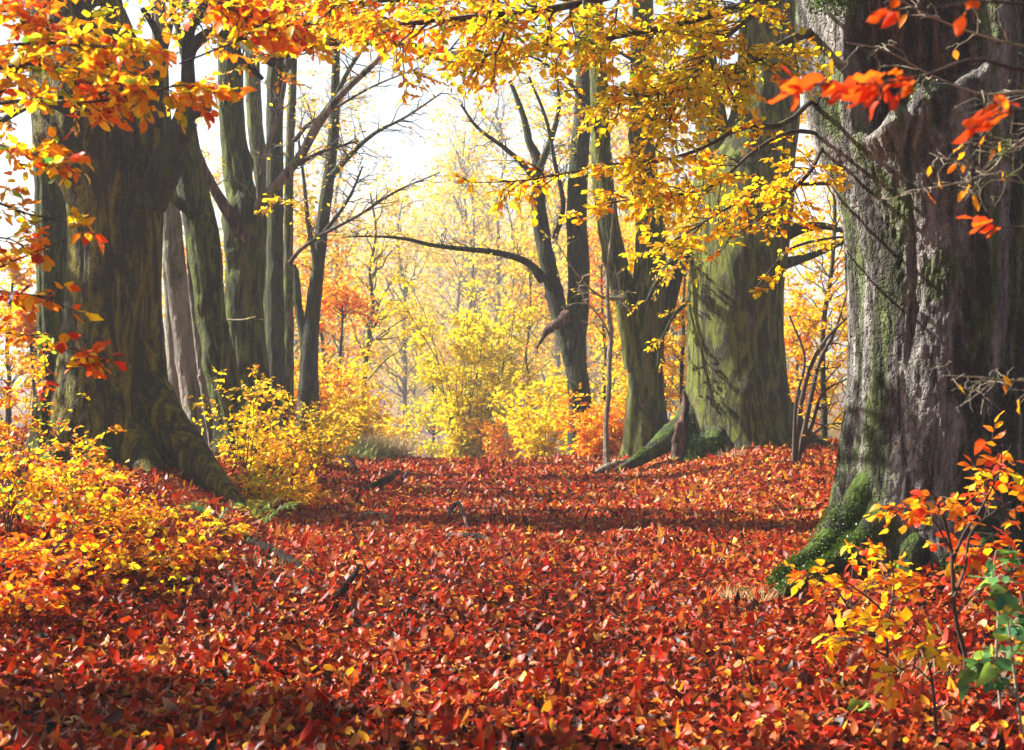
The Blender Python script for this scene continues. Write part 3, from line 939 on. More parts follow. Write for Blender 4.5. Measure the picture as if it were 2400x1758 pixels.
bough(L3, limb([(425, 340, 19.0, 14), (445, 250, 19.0, 11), (430, 120, 19.1, 9), (400, 0, 19.1, 6), (380, -120, 19.1, 4)]), B_MOSSY, 303, n1=8, n2=3, l1=0.8, m=4, tone=(0.42, .1))
L4 = row_tree('old green mossy pollard with a long branch slanting up over the path', 22.0, [
    ((1000, 588, 66), (930, 582, 56), (820, 578, 48), (700, 574, 44), (600, 575, 46), (530, 574, 52), (480, 572, 48), (450, 566, 36), (400, 556, 32), (300, 546, 31), (200, 541, 30), (80, 538, 28), (-80, 536, 24), (-300, 530, 16))], B_MOSSY, 31, lump=0.12, flute=0.12)
bough(L4, limb([(590, 510, 21.9, 26), (625, 462, 21.8, 14), (665, 415, 21.7, 11.5), (705, 365, 21.6, 11), (740, 300, 21.5, 10.5), (775, 250, 21.4, 10), (820, 200, 21.3, 8.5), (880, 145, 21.1, 7), (950, 60, 20.9, 5), (1000, 0, 20.8, 4)]), B_PALE, 311,
      n1=16, l1=1.3, n2=4, l2=0.6, m=3, size=0.075, keep=0.35, tone=(0.40, .08), lod=1, up=0.2, t0=0.2)
bough(L4, limb([(600, 500, 21.8, 12), (607, 465, 21.7, 7), (610, 410, 21.7, 6), (635, 320, 21.7, 6), (660, 235, 21.6, 5.5), (672, 150, 21.6, 5), (682, 40, 21.6, 4)]), B_PALE, 312, n1=10, l1=0.9, n2=3, l2=0.45, m=3, keep=0.3, tone=(.4, .08), lod=1, up=0.2)
bough(L4, limb([(575, 560, 21.8, 24), (530, 490, 21.6, 15), (495, 430, 21.5, 12), (465, 360, 21.4, 9), (455, 300, 21.3, 6)]), B_ROT, 313, n1=5, n2=2, l1=0.6, m=0)
bough(L4, limb([(700, 385, 21.6, 6), (745, 360, 21.5, 4.5), (790, 345, 21.4, 3), (840, 330, 21.3, 2)]), B_TWIG, 314, n1=8, n2=3, l1=0.7, l2=.4, m=3, keep=0.3, lod=1)
bough(L4, limb([(620, 470, 21.8, 5), (650, 480, 21.6, 3), (690, 470, 21.4, 2)]), B_TWIG, 315, n1=9, l1=0.5, n2=2, l2=0.25, m=5, size=0.09, tone=(0.40, .06))
L5 = row_tree('pale green stem rising behind the mossy pollard', 28.0, [((1000, 640, 24), (800, 640, 22), (600, 632, 21), (430, 618, 20), (320, 600, 19), (180, 592, 18), (0, 588, 16), (-250, 582, 11))], B_MID, 36)
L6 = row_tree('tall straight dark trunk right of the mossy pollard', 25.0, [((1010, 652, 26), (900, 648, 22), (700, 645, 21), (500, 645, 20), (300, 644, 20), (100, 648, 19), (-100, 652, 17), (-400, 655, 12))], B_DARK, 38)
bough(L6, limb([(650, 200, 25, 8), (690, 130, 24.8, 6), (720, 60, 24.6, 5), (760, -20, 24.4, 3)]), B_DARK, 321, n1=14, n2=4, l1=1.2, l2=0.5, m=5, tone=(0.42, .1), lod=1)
L7 = row_tree('thin grey trunk beside the tall straight dark trunk', 26.0, [((1010, 676, 14), (800, 676, 12.5), (600, 676, 11.5), (400, 678, 10.5), (250, 684, 10), (100, 690, 8), (-100, 700, 6))], B_MID, 40)
bough(L7, limb([(680, 615, 25.9, 6), (705, 585, 25.6, 5), (760, 548, 25.2, 4.2), (840, 505, 24.8, 3.4), (930, 448, 24.3, 2.6), (1030, 405, 23.9, 1.5)]), B_TWIG, 322, n1=22, l1=1.0, n2=3, l2=0.5, m=3, keep=0.25, size=0.08, tone=(.4, .08), lod=1, up=0.12)
bough(L7, limb([(690, 330, 25.9, 6), (725, 290, 25.7, 4.5), (790, 250, 25.3, 3.5), (880, 200, 25.0, 2.5), (980, 160, 24.6, 1.5)]), B_TWIG, 323, n1=20, l1=1.0, n2=3, l2=0.5, m=3, keep=0.3, size=0.08, tone=(.4, .08), lod=1, up=0.1)
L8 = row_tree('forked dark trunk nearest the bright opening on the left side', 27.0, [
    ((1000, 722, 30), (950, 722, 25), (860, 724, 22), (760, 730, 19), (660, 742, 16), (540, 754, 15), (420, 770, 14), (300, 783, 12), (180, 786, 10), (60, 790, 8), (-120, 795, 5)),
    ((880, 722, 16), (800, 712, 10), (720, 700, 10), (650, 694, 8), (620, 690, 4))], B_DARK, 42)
bough(L8, limb([(730, 690, 26.9, 8), (738, 620, 26.9, 6), (722, 520, 26.8, 6), (712, 420, 26.8, 4), (700, 330, 26.7, 3)]), B_MOSSY, 331, n1=9, l1=0.8, n2=3, l2=0.4, m=3, keep=0.3, lod=1)
bough(L8, limb([(778, 412, 26.9, 9), (810, 375, 26.7, 7), (850, 335, 26.5, 5.5), (890, 305, 26.3, 4.5), (950, 275, 26.1, 3.2), (1035, 218, 25.8, 1.8)]), B_DARK, 332, n1=22, l1=1.2, n2=4, l2=0.6, m=3, keep=0.22, size=0.08, tone=(.4, .08), lod=1, up=0.1)
bough(L8, limb([(745, 560, 26.9, 6), (780, 520, 26.7, 5), (820, 460, 26.4, 3.5), (850, 390, 26.2, 2)]), B_DARK, 333, n1=14, l1=0.9, n2=3, l2=0.5, m=3, keep=0.3, size=0.08, tone=(.4, .08), lod=1)
bough(L8, limb([(785, 230, 26.9, 6), (820, 160, 26.7, 5), (870, 90, 26.4, 3.5), (940, 20, 26.2, 2)]), B_DARK, 334, n1=16, l1=1.2, n2=4, l2=0.5, m=4, keep=0.6, size=0.08, tone=(.42, .1), lod=1)

# ------------------------------------------------------------------ the row on the right
GR = 'trees of the right row'
YM = 22.5
MB = row_tree('stout greenish beech on the right bank lit along its left side', YM, [
    ((1110, 1735, 150), (1060, 1733, 134), (1000, 1728, 122), (900, 1725, 116), (780, 1724, 113), (640, 1728, 113), (520, 1738, 114), (430, 1748, 112), (360, 1768, 96), (280, 1790, 82), (150, 1800, 72), (0, 1800, 66), (-200, 1800, 56), (-600, 1810, 36)),
    ((560, 1690, 60), (440, 1680, 50), (330, 1672, 40), (200, 1655, 34), (60, 1640, 30), (-150, 1625, 24), (-500, 1600, 15))], B_MID, 52, GR, flute=0.03, lump=0.04, knots=5)
for k, (r, m_) in enumerate([(limb([(1690, 860, 22.5, 36), (1655, 930, 22.4, 42), (1610, 990, 22.2, 36), (1560, 1035, 21.9, 26), (1500, 1075, 21.6, 16), (1440, 1105, 21.3, 6)]), B_ROOT),
                             (limb([(1720, 900, 22.5, 44), (1695, 1000, 22.1, 46), (1660, 1055, 21.7, 34), (1620, 1085, 21.4, 20)]), B_ROOT),
                             (limb([(1820, 980, 22.4, 56), (1870, 1030, 22.3, 40), (1940, 1070, 22.2, 24), (1990, 1090, 22.1, 8)]), B_DARK)]):
    acc = Acc()
    trunk(acc, r, nth=26, nz=40, lump=0.15, seed=k + 60)
    acc.build('root', m_, MB, MB['_b'])
moss_on(MB, [limb([(1600, 1000, 22.1, 32), (1560, 1038, 21.9, 24), (1500, 1075, 21.6, 14)]), limb([(1650, 1055, 21.6, 34), (1620, 1085, 21.4, 18)])], 61, n=1800, size=0.035)
bough(MB, limb([(1840, 545, 22.4, 22), (1880, 535, 22.2, 14), (1930, 530, 22.0, 9), (1975, 542, 21.8, 5), (2030, 560, 21.6, 3)]), B_DARK, 401, n1=8, n2=2, l1=0.6, m=3, tone=(.44, .08), lod=1)
bough(MB, limb([(1830, 620, 22.5, 16), (1900, 600, 23.0, 9), (1970, 570, 23.4, 6), (2040, 540, 23.8, 3)]), B_DARK, 402, n1=8, n2=3, l1=0.8, m=5, tone=(.42, .08), lod=1)
bough(MB, limb([(1640, 200, 22.3, 16), (1600, 180, 22.0, 12), (1560, 185, 21.7, 8), (1500, 150, 21.4, 5), (1430, 110, 21.1, 3)]), B_DARK, 403, n1=20, n2=3, l1=0.7, m=6, tone=(.38, .08), lod=1)
bough(MB, limb([(1620, 590, 22.4, 16), (1580, 610, 22.3, 11), (1540, 660, 22.3, 7), (1510, 720, 22.2, 3)]), B_DARK, 404, n1=12, n2=3, l1=0.4, l2=.25, m=5, tone=(.40, .08), lod=1)
bough(MB, limb([(1620, 700, 22.4, 6), (1580, 740, 22.2, 4), (1550, 800, 22.1, 3), (1540, 860, 22.0, 2)]), B_DARK, 405, n1=10, n2=2, l1=0.3, l2=.2, m=5, tone=(.42, .06), lod=1)
SP = thing('dead_stump', 'brown splintered dead stub leaning on the mossy root of the greenish beech', 'stump', onto(1600, 21.8))
for nm_, pts in (('splinter', [(1598, 1060, 21.6, 15), (1600, 1000, 21.6, 13), (1606, 950, 21.6, 9), (1603, 915, 21.6, 4)]), ('splinter', [(1585, 1070, 21.5, 14), (1588, 1030, 21.5, 12), (1590, 990, 21.5, 7)])):
    acc = Acc()
    trunk(acc, limb(pts), nth=14, nz=24, lump=0.25, seed=70)
    acc.build(nm_, B_ROT, SP, SP['_b'])

high_limbs(MB, 4.1, 22.5, 9.8, [(0.0, 21.0, 12.0), (0.8, 26.0, 12.0), (7.5, 20.5, 12.0), (3.5, 17.0, 11.5)], 270)
R3 = row_tree('twin stemmed grey brown tree left of the stout greenish beech', 24.5, [
    ((1040, 1520, 54), (960, 1515, 46), (850, 1514, 42), (740, 1518, 42), (640, 1524, 38), (520, 1522, 33), (400, 1512, 30), (260, 1502, 28), (100, 1505, 26), (-100, 1510, 22), (-400, 1520, 14)),
    ((860, 1500, 40), (770, 1484, 32), (700, 1468, 28), (630, 1448, 27), (550, 1430, 27), (450, 1416, 26), (340, 1408, 23), (200, 1404, 21), (40, 1396, 19), (-120, 1390, 16), (-400, 1380, 10))], B_MID, 54, GR, flute=0.1)
bough(R3, limb([(1545, 770, 24.5, 24), (1565, 720, 24.5, 18), (1580, 670, 24.5, 15), (1605, 610, 24.6, 10), (1640, 560, 24.7, 6)]), B_DARK, 411, n1=6, n2=2, l1=0.5, m=4, lod=1)
bough(R3, limb([(1410, 330, 24.4, 9), (1380, 260, 24.2, 7), (1340, 200, 24.0, 5), (1280, 150, 23.7, 3), (1210, 120, 23.5, 2)]), B_DARK, 412, n1=20, n2=3, l1=0.8, m=5, tone=(.40, .08), lod=1)
bough(R3, limb([(1470, 690, 24.4, 8), (1440, 700, 24.0, 5), (1400, 690, 23.6, 3), (1350, 640, 23.3, 2), (1300, 560, 23, 1.2)]), B_PTWIG, 413, n1=14, n2=3, l1=0.6, m=3, keep=.3, lod=1)
bough(R3, limb([(1520, 330, 24.4, 9), (1550, 250, 24.2, 7), (1570, 150, 24.0, 5), (1590, 60, 23.7, 3)]), B_DARK, 414, n1=20, n2=3, l1=0.7, m=5, tone=(.38, .08), lod=1)
R1 = row_tree('twin trunked tree whose left trunk leans out over the path', 28.5, [
    ((1000, 1362, 30), (930, 1358, 26), (860, 1350, 26), (800, 1346, 28), (740, 1354, 26), (640, 1356, 26), (520, 1352, 25), (400, 1356, 23), (260, 1366, 20), (120, 1368, 18), (0, 1368, 16), (-200, 1370, 11)),
    ((850, 1345, 24), (790, 1328, 23), (740, 1312, 22), (680, 1298, 21), (620, 1284, 20), (560, 1272, 19), (480, 1262, 18), (420, 1262, 16), (370, 1258, 12), (330, 1240, 9), (270, 1226, 7), (190, 1196, 5))], B_DARK, 56, GR, flute=0.08)
bough(R1, limb([(1272, 655, 28.4, 14), (1245, 622, 28.2, 10), (1205, 602, 28.0, 8), (1150, 590, 27.7, 7), (1080, 583, 27.4, 6), (1010, 574, 27.1, 5), (960, 562, 26.9, 4.5), (915, 556, 26.7, 3.5), (860, 554, 26.4, 2.5), (800, 556, 26.2, 1.5)]), B_DARK, 421,
      n1=26, l1=0.9, n2=3, l2=0.4, m=2, keep=0.25, size=0.08, tone=(.38, .06), lod=1, up=0.45, t0=0.15)
bough(R1, limb([(1262, 440, 28.4, 8), (1230, 390, 28.2, 7), (1180, 345, 28.0, 5.5), (1120, 300, 27.7, 4), (1080, 245, 27.4, 2.5)]), B_DARK, 422, n1=20, l1=1.0, n2=3, l2=0.5, m=3, keep=.3, size=0.08, tone=(.38, .06), lod=1, up=.1)
bough(R1, limb([(1300, 560, 28.4, 7), (1320, 480, 28.2, 6), (1300, 380, 28.0, 5), (1280, 280, 27.8, 4), (1240, 180, 27.6, 3)]), B_DARK, 423, n1=18, l1=1.0, n2=3, l2=0.5, m=3, keep=.4, size=0.08, tone=(.38, .06), lod=1, up=.1)
bough(R1, limb([(1330, 740, 28.3, 16), (1305, 760, 28.1, 12), (1283, 775, 28.0, 9), (1270, 795, 27.9, 5), (1258, 815, 27.8, 3)]), B_ROT, 424, n1=3, l1=0.4, n2=0, m=0, lump=0.25)
bough(R1, limb([(1262, 400, 28.4, 9), (1290, 330, 28.3, 7), (1310, 250, 28.2, 5), (1300, 150, 28.1, 3)]), B_DARK, 425, n1=18, l1=0.9, n2=3, l2=0.5, m=3, keep=.4, size=0.08, tone=(.38, .06), lod=1, up=.1)
R5 = row_tree('slender pale sapling stem between the twin trunked trees', 23.2, [((1060, 1424, 7), (1000, 1420, 6), (920, 1427, 6), (840, 1428, 6), (780, 1432, 5.5), (720, 1425, 5), (640, 1424, 4), (560, 1432, 3), (460, 1440, 2))], B_PALE, 58, GR)
bough(R5, limb([(1430, 790, 23.2, 3), (1410, 750, 23.1, 2.5), (1370, 700, 23.0, 2), (1352, 660, 22.9, 1.2)]), B_PTWIG, 431, n1=10, l1=.5, n2=2, l2=.3, m=2, keep=.3, lod=1)

# ------------------------------------------------------------------ young trees and bushes beyond the crest
def at(px, Y, dz=-0.05):
    p = onto(px, Y)
    p[2] += dz
    return p


shrub('young_tree', 'glowing yellow young tree in the middle of the bright opening', at(1100, 40), 5.4, 1.25, 501, n=24, cat='tree', size=0.135, tone=(0.31, 0.04), lod=1, n1=16, l1=0.80, n2=5, l2=0.42, m=6, t0=0.05, stem_r=0.022, tilt=0.8, mat=B_DARK)
young_tree('young_tree', 'rust red young beech at the left edge of the bright opening', at(800, 35), 5.0, 502, r=0.05, n1=26, l1=0.30, n2=5, n3=4, m=5, size=0.10, tone=(0.56, 0.10), lod=1, t0=0.12, up=0.25)
young_tree('young_tree', 'orange and yellow young tree left of the rust red young beech', at(745, 38), 7.0, 503, r=0.06, n1=26, l1=0.28, n2=5, n3=4, m=5, size=0.10, tone=(0.50, 0.08), lod=1, t0=0.12)
young_tree('young_tree', 'tall yellow tree with leaves spread high on the left of the opening', at(850, 44), 8.6, 504, r=0.10, n1=26, l1=0.3, n2=5, n3=4, m=5, size=0.10, tone=(0.40, 0.06), lod=1, t0=0.35, lean=(0.6, 0), keep=.8)
young_tree('young_tree', 'amber young tree with thin leaves right of the glowing yellow young tree', at(1235, 46), 7.4, 505, r=0.07, n1=28, l1=0.3, n2=5, n3=4, m=5, size=0.09, tone=(0.48, 0.12), lod=1, t0=0.1, keep=0.8)
young_tree('young_tree', 'small orange tree behind the leaning twin trunk on the right', at(1420, 36), 6.0, 506, r=0.06, n1=24, l1=0.3, n2=5, n3=4, m=5, size=0.10, tone=(0.55, 0.12), lod=1, t0=0.1)
young_tree('young_tree', 'green and yellow low tree at the foot of the bright opening', at(1010, 47), 4.6, 507, r=0.05, n1=30, l1=0.3, n2=5, n3=4, m=5, size=0.10, tone=(0.27, 0.08), lod=1, t0=0.08)
for k, (lab, px, Y, h, sp, tone) in enumerate([
    ('bright yellow bush on the right edge of the crest of the path', 1270, 30.5, 2.0, 1.1, (0.34, 0.04)),
    ('second bright yellow bush right of the first on the crest', 1375, 29.5, 1.7, 0.9, (0.35, 0.05)),
    ('yellow bush on the left edge of the crest below the rust red beech', 775, 30.0, 2.2, 0.9, (0.38, 0.06)),
    ('yellow and green bush right beside the left edge of the crest', 830, 31.5, 1.7, 0.7, (0.35, 0.07)),
    ('orange bush at the foot of the forked dark trunk', 715, 28.0, 1.7, 0.8, (0.52, 0.10)),
    ('low orange bush beneath the glowing yellow young tree', 1180, 37.0, 1.9, 0.9, (0.52, 0.08)),
    ('small rusty bush between the twin trunked trees', 1400, 27.0, 1.2, 0.5, (0.52, 0.08)),
    ('pale yellow bush low in the gap of the opening', 930, 40.0, 2.4, 1.0, (0.38, 0.08)),
]):
    shrub('shrub', lab, at(px, Y), h, sp, 520 + k, n=16, size=0.10, tone=tone, lod=1, n1=13, l1=0.45, n2=3, l2=0.25, m=5, t0=0.08, group='bushes around the crest of the path', tilt=0.8)

# the wood beyond: five kinds of tree, copied
fx = np.random.default_rng(77)
FAR = []
for k, (h, tone, n1, keep, size) in enumerate([(12, (0.36, 0.06), 34, 0.9, 0.16), (14, (0.39, 0.08), 34, 0.8, 0.16), (11, (0.42, 0.10), 30, 0.8, 0.16), (13, (0.36, 0.07), 34, 0.9, 0.16), (15, (0.40, 0.10), 30, 0.4, 0.16), (10, (0.48, 0.08), 30, .8, .16)]):
    FAR.append(young_tree('tree', 'hazy autumn tree of the wood beyond the crest of the path', (0, 0, 0), h, 600 + k, r=0.11, n1=n1, l1=0.32, n2=6, n3=4, m=5, size=size, tone=tone, lod=0, t0=0.12,
                          group='hazy trees of the far wood', keep=keep, up=0.6, mat=B_FAR))
spots = []
for (px, Y, k, s) in [(700, 52, 2, 1.0), (770, 62, 1, 1.1), (620, 50, 0, .9), (560, 58, 5, .9), (840, 70, 0, 1.0), (900, 82, 1, 0.95), (970, 66, 3, 0.62), (1010, 90, 2, 0.9), (1075, 76, 0, 0.8), (1130, 64, 4, 1.05), (1190, 56, 0, 1.1),
                      (1250, 66, 2, 1.2), (1310, 54, 1, 1.1), (1360, 60, 0, 1.2), (1440, 50, 2, 1.2), (1500, 56, 3, 1.1), (1570, 48, 1, 1.1), (1640, 55, 0, 1.1), (1720, 62, 4, 1.1),
                      (480, 55, 3, 1.0), (400, 62, 1, 0.9), (660, 72, 4, 1.2), (800, 92, 2, 1.4), (880, 104, 4, 1.5), (1170, 96, 1, 1.5), (1290, 88, 3, 1.5), (740, 96, 0, 1.5), (1400, 86, 5, 1.4), (940, 112, 0, 1.3), (1060, 112, 1, 1.3),
                      (1850, 70, 3, .65), (1930, 60, 0, .5), (300, 75, 2, .6), (60, 85, 0, .45), (140, 95, 3, .5), (-60, 80, 1, .5),
                      (1225, 108, 0, 1.7), (1340, 104, 4, 1.6), (1460, 100, 1, 1.6), (1550, 92, 3, 1.5), (660, 104, 3, 1.7), (580, 90, 1, 1.4), (830, 118, 3, 1.7), (1000, 124, 4, 1.5), (1120, 122, 0, 1.7), (910, 126, 1, 1.6), (1060, 58, 5, .55), (860, 58, 5, .55), (500, 80, 0, 1.2)]:
    spots.append((px, Y, k, s))
near_wood = [q for q in spots if q[1] <= 66 or q[0] < 450 or q[0] > 1800]
spots = list(near_wood) + [(800, 62, 4, 1.15), (950, 64, 0, 1.2), (1100, 66, 0, 1.25), (1170, 60, 4, 1.15), (1065, 74, 3, 1.35)]
hill = np.random.default_rng(55)                    # wooded hillside added at the back so the haze glow builds up
while len(spots) < len(near_wood) + 185:
    Y = 150 + 300 * hill.random() ** 0.8
    spots.append((hill.uniform(560, 1720), Y, int(hill.choice([0, 0, 1, 1, 2, 3, 3, 4, 5])), hill.uniform(1.3, 2.0)))
first = set()
for (px, Y, k, s) in spots:
    o = FAR[k] if k not in first else copy_tree(FAR[k])
    first.add(k)
    far = 1.5 if Y < 130 else 1.0
    Y, s = Y * far, s * far
    p = at(px, Y, -0.1)
    o.location = tuple(p)
    o.scale = (s * fx.uniform(0.85, 1.15),) * 2 + (s,)
    o.rotation_euler = (0, 0, fx.uniform(0, 6.28))

# a low yellow hedge of young growth behind the gaps on both sides
for k, (lab, px, Y, h, tone, t0, n1) in enumerate([
    ('golden young beech filling the gap between the two big right hand trunks', 1930, 26, 6.4, (0.43, 0.07), 0.06, 52),
    ('amber young beech low behind the bare forked bush', 1870, 30, 3.4, (0.50, 0.08), 0.05, 34),
    ('golden young tree behind the far right edge of the stout beech', 2000, 29, 7.0, (0.42, 0.06), 0.08, 40),
    ('yellow young tree out beyond the left bank under the pale sky', 20, 27, 3.2, (0.42, 0.08), 0.06, 30),
    ('orange young tree behind the narrow grey stem', 85, 24, 2.6, (0.50, 0.09), 0.06, 28),
    ('yellow young tree seen between the pale leaning trunks', 465, 33, 5.0, (0.44, 0.08), 0.06, 30),
    ('orange yellow young tree between pollard and bowed trunk', 545, 36, 5.5, (0.48, 0.08), 0.06, 30),
    ('thin yellow tree behind the pale green stem', 610, 40, 7.5, (0.43, 0.08), 0.15, 28),
    ('yellow leaved tree behind the twin stemmed grey brown tree', 1560, 33, 7.0, (0.42, 0.08), 0.08, 34),
    ('yellow leaved tree left behind the twin stemmed grey brown tree', 1465, 38, 7.5, (0.40, 0.08), 0.1, 34),
    ('golden leaved young tree between stout beech and its left neighbour', 1600, 28, 3.6, (0.42, 0.06), 0.1, 26),
]):
    young_tree('young_tree', lab, at(px, Y), h, 640 + k, r=0.05, n1=n1, l1=0.28, n2=5, n3=4, m=5, size=0.095, tone=tone, lod=1, t0=t0, up=0.45, group='young trees between the trunks')
# ------------------------------------------------------------------ bushes on the banks
near = 'low beech bushes of the left bank'
for k, (lab, px, Y, h, sp, tone, n) in enumerate([
    ('yellow green bush at the left edge of the picture on the bank', 10, 10.2, 0.85, 0.40, (0.42, 0.15), 8),
    ('orange and lime bush beside the yellow green edge bush', 130, 10.6, 0.72, 0.42, (0.46, 0.15), 8),
    ('orange leaved bush in front of the thick dark beech', 235, 11.2, 0.55, 0.42, (0.50, 0.13), 8),
    ('low yellow bush under the right root of the dark beech', 350, 11.8, 0.36, 0.35, (0.43, 0.12), 7),
    ('orange bush low on the left slope in front of the others', 40, 9.0, 0.42, 0.38, (0.60, 0.10), 8),
    ('orange yellow bush at mid slope left of the path', 190, 9.6, 0.38, 0.38, (0.54, 0.11), 8),
    ('sparse orange bush nearest the path on the left slope', 330, 10.4, 0.26, 0.30, (0.52, 0.12), 6),
    ('tiny yellow green bush on dark leaves left of the path', 385, 9.6, 0.12, 0.10, (0.30, 0.06), 2),
    ('small rust bush at the left edge over the dark leaves', 20, 8.0, 0.26, 0.25, (0.62, 0.10), 5),
    ('tall lime and orange bush at the foot of the narrow grey stem', 40, 13.0, 1.25, 0.55, (0.42, 0.15), 9),
    ('yellow bush left of the foot of the dark beech', 150, 13.6, 0.75, 0.45, (0.42, 0.13), 8),
    ('low orange bush spilling toward the path', 440, 11.2, 0.22, 0.25, (0.48, 0.10), 5),
    ('small yellow twigged bush on the mossy root', 505, 12.4, 0.25, 0.24, (0.42, 0.08), 4),
]):
    shrub('shrub', lab, at(px, Y), h, sp, 700 + k, n=n, size=0.06, tone=(tone[0] + 0.04, tone[1]), lod=2, n1=7, l1=0.30, n2=3, l2=0.18, m=5, t0=0.25, group=near, stem_r=0.006, keep=0.62)
mid = 'yellow bushes along the left bank'
for k, (lab, px, Y, h, sp, tone, n) in enumerate([
    ('tall thin yellow bush in front of the mossy pollard', 575, 17.5, 1.35, 0.45, (0.38, 0.06), 8),
    ('full yellow orange bush right of the bowed mossy trunk', 640, 18.0, 1.0, 0.55, (0.43, 0.08), 10),
    ('yellow orange bush farther along under the straight dark trunk', 700, 19.5, 1.0, 0.6, (0.44, 0.08), 11),
    ('yellow bush at the end of the left bank', 760, 22.0, 1.0, 0.6, (0.40, 0.07), 11),
    ('yellow orange bush hanging over the edge of the left bank', 670, 16.2, 0.45, 0.35, (0.45, 0.08), 7),
    ('lime and yellow low bush beside the fern', 590, 15.2, 0.45, 0.3, (0.38, 0.09), 6),
    ('orange yellow bush behind the bowed mossy trunk foot', 600, 21.0, 1.1, 0.6, (0.46, 0.08), 10),
    ('dense yellow bush under the forked dark trunk', 790, 25.5, 1.1, 0.6, (0.38, 0.06), 11),
]):
    shrub('shrub', lab, at(px, Y), h, sp, 730 + k, n=n, size=0.068, tone=tone, lod=1, n1=9, l1=0.34, n2=3, l2=0.2, m=5, t0=0.15, keep=0.72, group=mid, stem_r=0.007)

BB = thing('bare_bush', 'bare dark many stemmed bush between the two big right hand trunks', 'bush', at(1868, 18.5))
rngb = np.random.default_rng(9)
for k, pts in enumerate([[(1862, 1080, 18.5, 7), (1875, 960, 18.5, 6), (1900, 860, 18.4, 5), (1940, 790, 18.3, 4), (1990, 740, 18.2, 2.5)],
                         [(1870, 1080, 18.6, 7), (1895, 960, 18.6, 6), (1920, 850, 18.6, 5), (1955, 780, 18.5, 3.5), (1985, 690, 18.4, 2)],
                         [(1860, 1080, 18.4, 5), (1866, 940, 18.4, 4), (1886, 840, 18.4, 3), (1850, 740, 18.4, 2)],
                         [(1880, 1060, 18.5, 6), (1905, 990, 18.5, 4.5), (1930, 920, 18.4, 3.5), (1990, 885, 18.3, 2)],
                         [(1885, 1040, 18.5, 4), (1930, 1000, 18.4, 3), (1990, 990, 18.3, 2)]]):
    bough(BB, limb(pts), B_TWIG, 760 + k, n1=6, l1=0.4, n2=2, l2=0.2, m=3, keep=0.25, size=0.08, tone=(.5, .1), lod=1, nz=18, sides=6)

# trees of the left row nearer than the frame shows: they shade the near slope; the last is added, unseen, to shade LB
for k, (lab, x, y, h) in enumerate([('dense beech of the left row outside the left edge of the picture', -6.4, 7.6, 4.8), ('next beech of the left row outside the picture beside the viewer', -6.0, 4.8, 5.0), ('nearest beech of the left row behind the viewer', -5.4, 2.2, 5.0), ('unseen beech added left of the thick dark beech to shade it', -8.7, 17.3, 7.6)]):
    young_tree('beech_tree', lab, (x, y, float(ground(x, y))), h, 780 + k, r=0.25, n1=26, l1=0.28, n2=6, n3=4, m=5, size=0.11, tone=(0.42, 0.1), lod=0, t0=0.15, up=0.3)

# ------------------------------------------------------------------ near saplings, right
def sapling(name, label, cat, stems, mat, seed, size, tone, group=None, n1=8, l1=0.25, n2=2, l2=0.14, m=5, lmat=None, droop=0.3, keep=1.0, leaf2=2, r_tw=0.0022, base=None, **kw):
    b = base if base is not None else stems[0][0][:3]
    if base is None:
        x, y, Y, _ = stems[0][0]
        b = P(x, y, Y)
    T = thing(name, label, cat, b, group)
    for k, s in enumerate(stems):
        bough(T, limb(s), mat, seed + k, n1=n1, l1=l1, n2=n2, l2=l2, m=m, size=size, tone=tone, lmat=lmat, droop=droop, keep=keep, r_tw=r_tw, lod=leaf2, **kw)
    return T


def gy(px, py):
    return G(px, py)[1]


sapling('sapling', 'tallest young beech by the right trunk with yellow and red leaves', 'sapling',
        [[(2258, 1640, 6.6, 6.5), (2262, 1540, 6.6, 5.5), (2240, 1450, 6.55, 5), (2232, 1340, 6.5, 4.5), (2228, 1280, 6.5, 4), (2205, 1200, 6.45, 4), (2170, 1150, 6.4, 2.5), (2090, 1210, 6.3, 1.5)],
         [(2232, 1320, 6.5, 4.5), (2260, 1250, 6.5, 4), (2300, 1190, 6.5, 3), (2340, 1110, 6.5, 2.2), (2350, 1040, 6.5, 1.4)],
         [(2236, 1400, 6.5, 4), (2262, 1330, 6.55, 3.5), (2275, 1250, 6.55, 3), (2330, 1200, 6.6, 2), (2400, 1160, 6.6, 1.5)],
         [(2230, 1290, 6.5, 3), (2180, 1210, 6.4, 2.2), (2130, 1180, 6.35, 1.6)],
         [(2240, 1440, 6.5, 3), (2300, 1380, 6.5, 2), (2390, 1330, 6.5, 1.4)]],
        B_TWIG, 800, 0.064, (0.60, 0.14), n1=8, l1=0.22, n2=1, l2=0.12, m=4, t0=0.5, flat=0.5)
sapling('sapling', 'young beech with yellow leaves left of the tallest one', 'sapling',
        [[(2085, 1620, 6.5, 4), (2080, 1530, 6.5, 3.5), (2070, 1440, 6.5, 3), (2020, 1390, 6.45, 2.2), (1960, 1350, 6.4, 1.5)],
         [(2075, 1480, 6.5, 3), (2095, 1380, 6.5, 2.5), (2085, 1290, 6.5, 1.8)],
         [(2080, 1540, 6.5, 2.5), (2010, 1500, 6.4, 2), (1975, 1500, 6.35, 1.4)]],
        B_TWIG, 810, 0.062, (0.50, 0.12), n1=8, l1=0.2, n2=1, l2=0.1, m=4, t0=0.35, flat=0.5)
sapling('sapling', 'small orange leaved seedling in front of the mossy roots', 'sapling',
        [[(1990, 1470, 8.2, 3), (1995, 1400, 8.2, 2.5), (2000, 1330, 8.2, 2), (2020, 1270, 8.2, 1.4)],
         [(1992, 1430, 8.2, 2.2), (1950, 1370, 8.1, 1.8), (1900, 1350, 8.0, 1.3)],
         [(1995, 1420, 8.2, 2.2), (2050, 1370, 8.2, 1.6), (2110, 1330, 8.2, 1.2)]],
        B_TWIG, 820, 0.064, (0.56, 0.12), n1=8, l1=0.22, n2=1, l2=0.12, m=4, t0=0.25, flat=0.5)
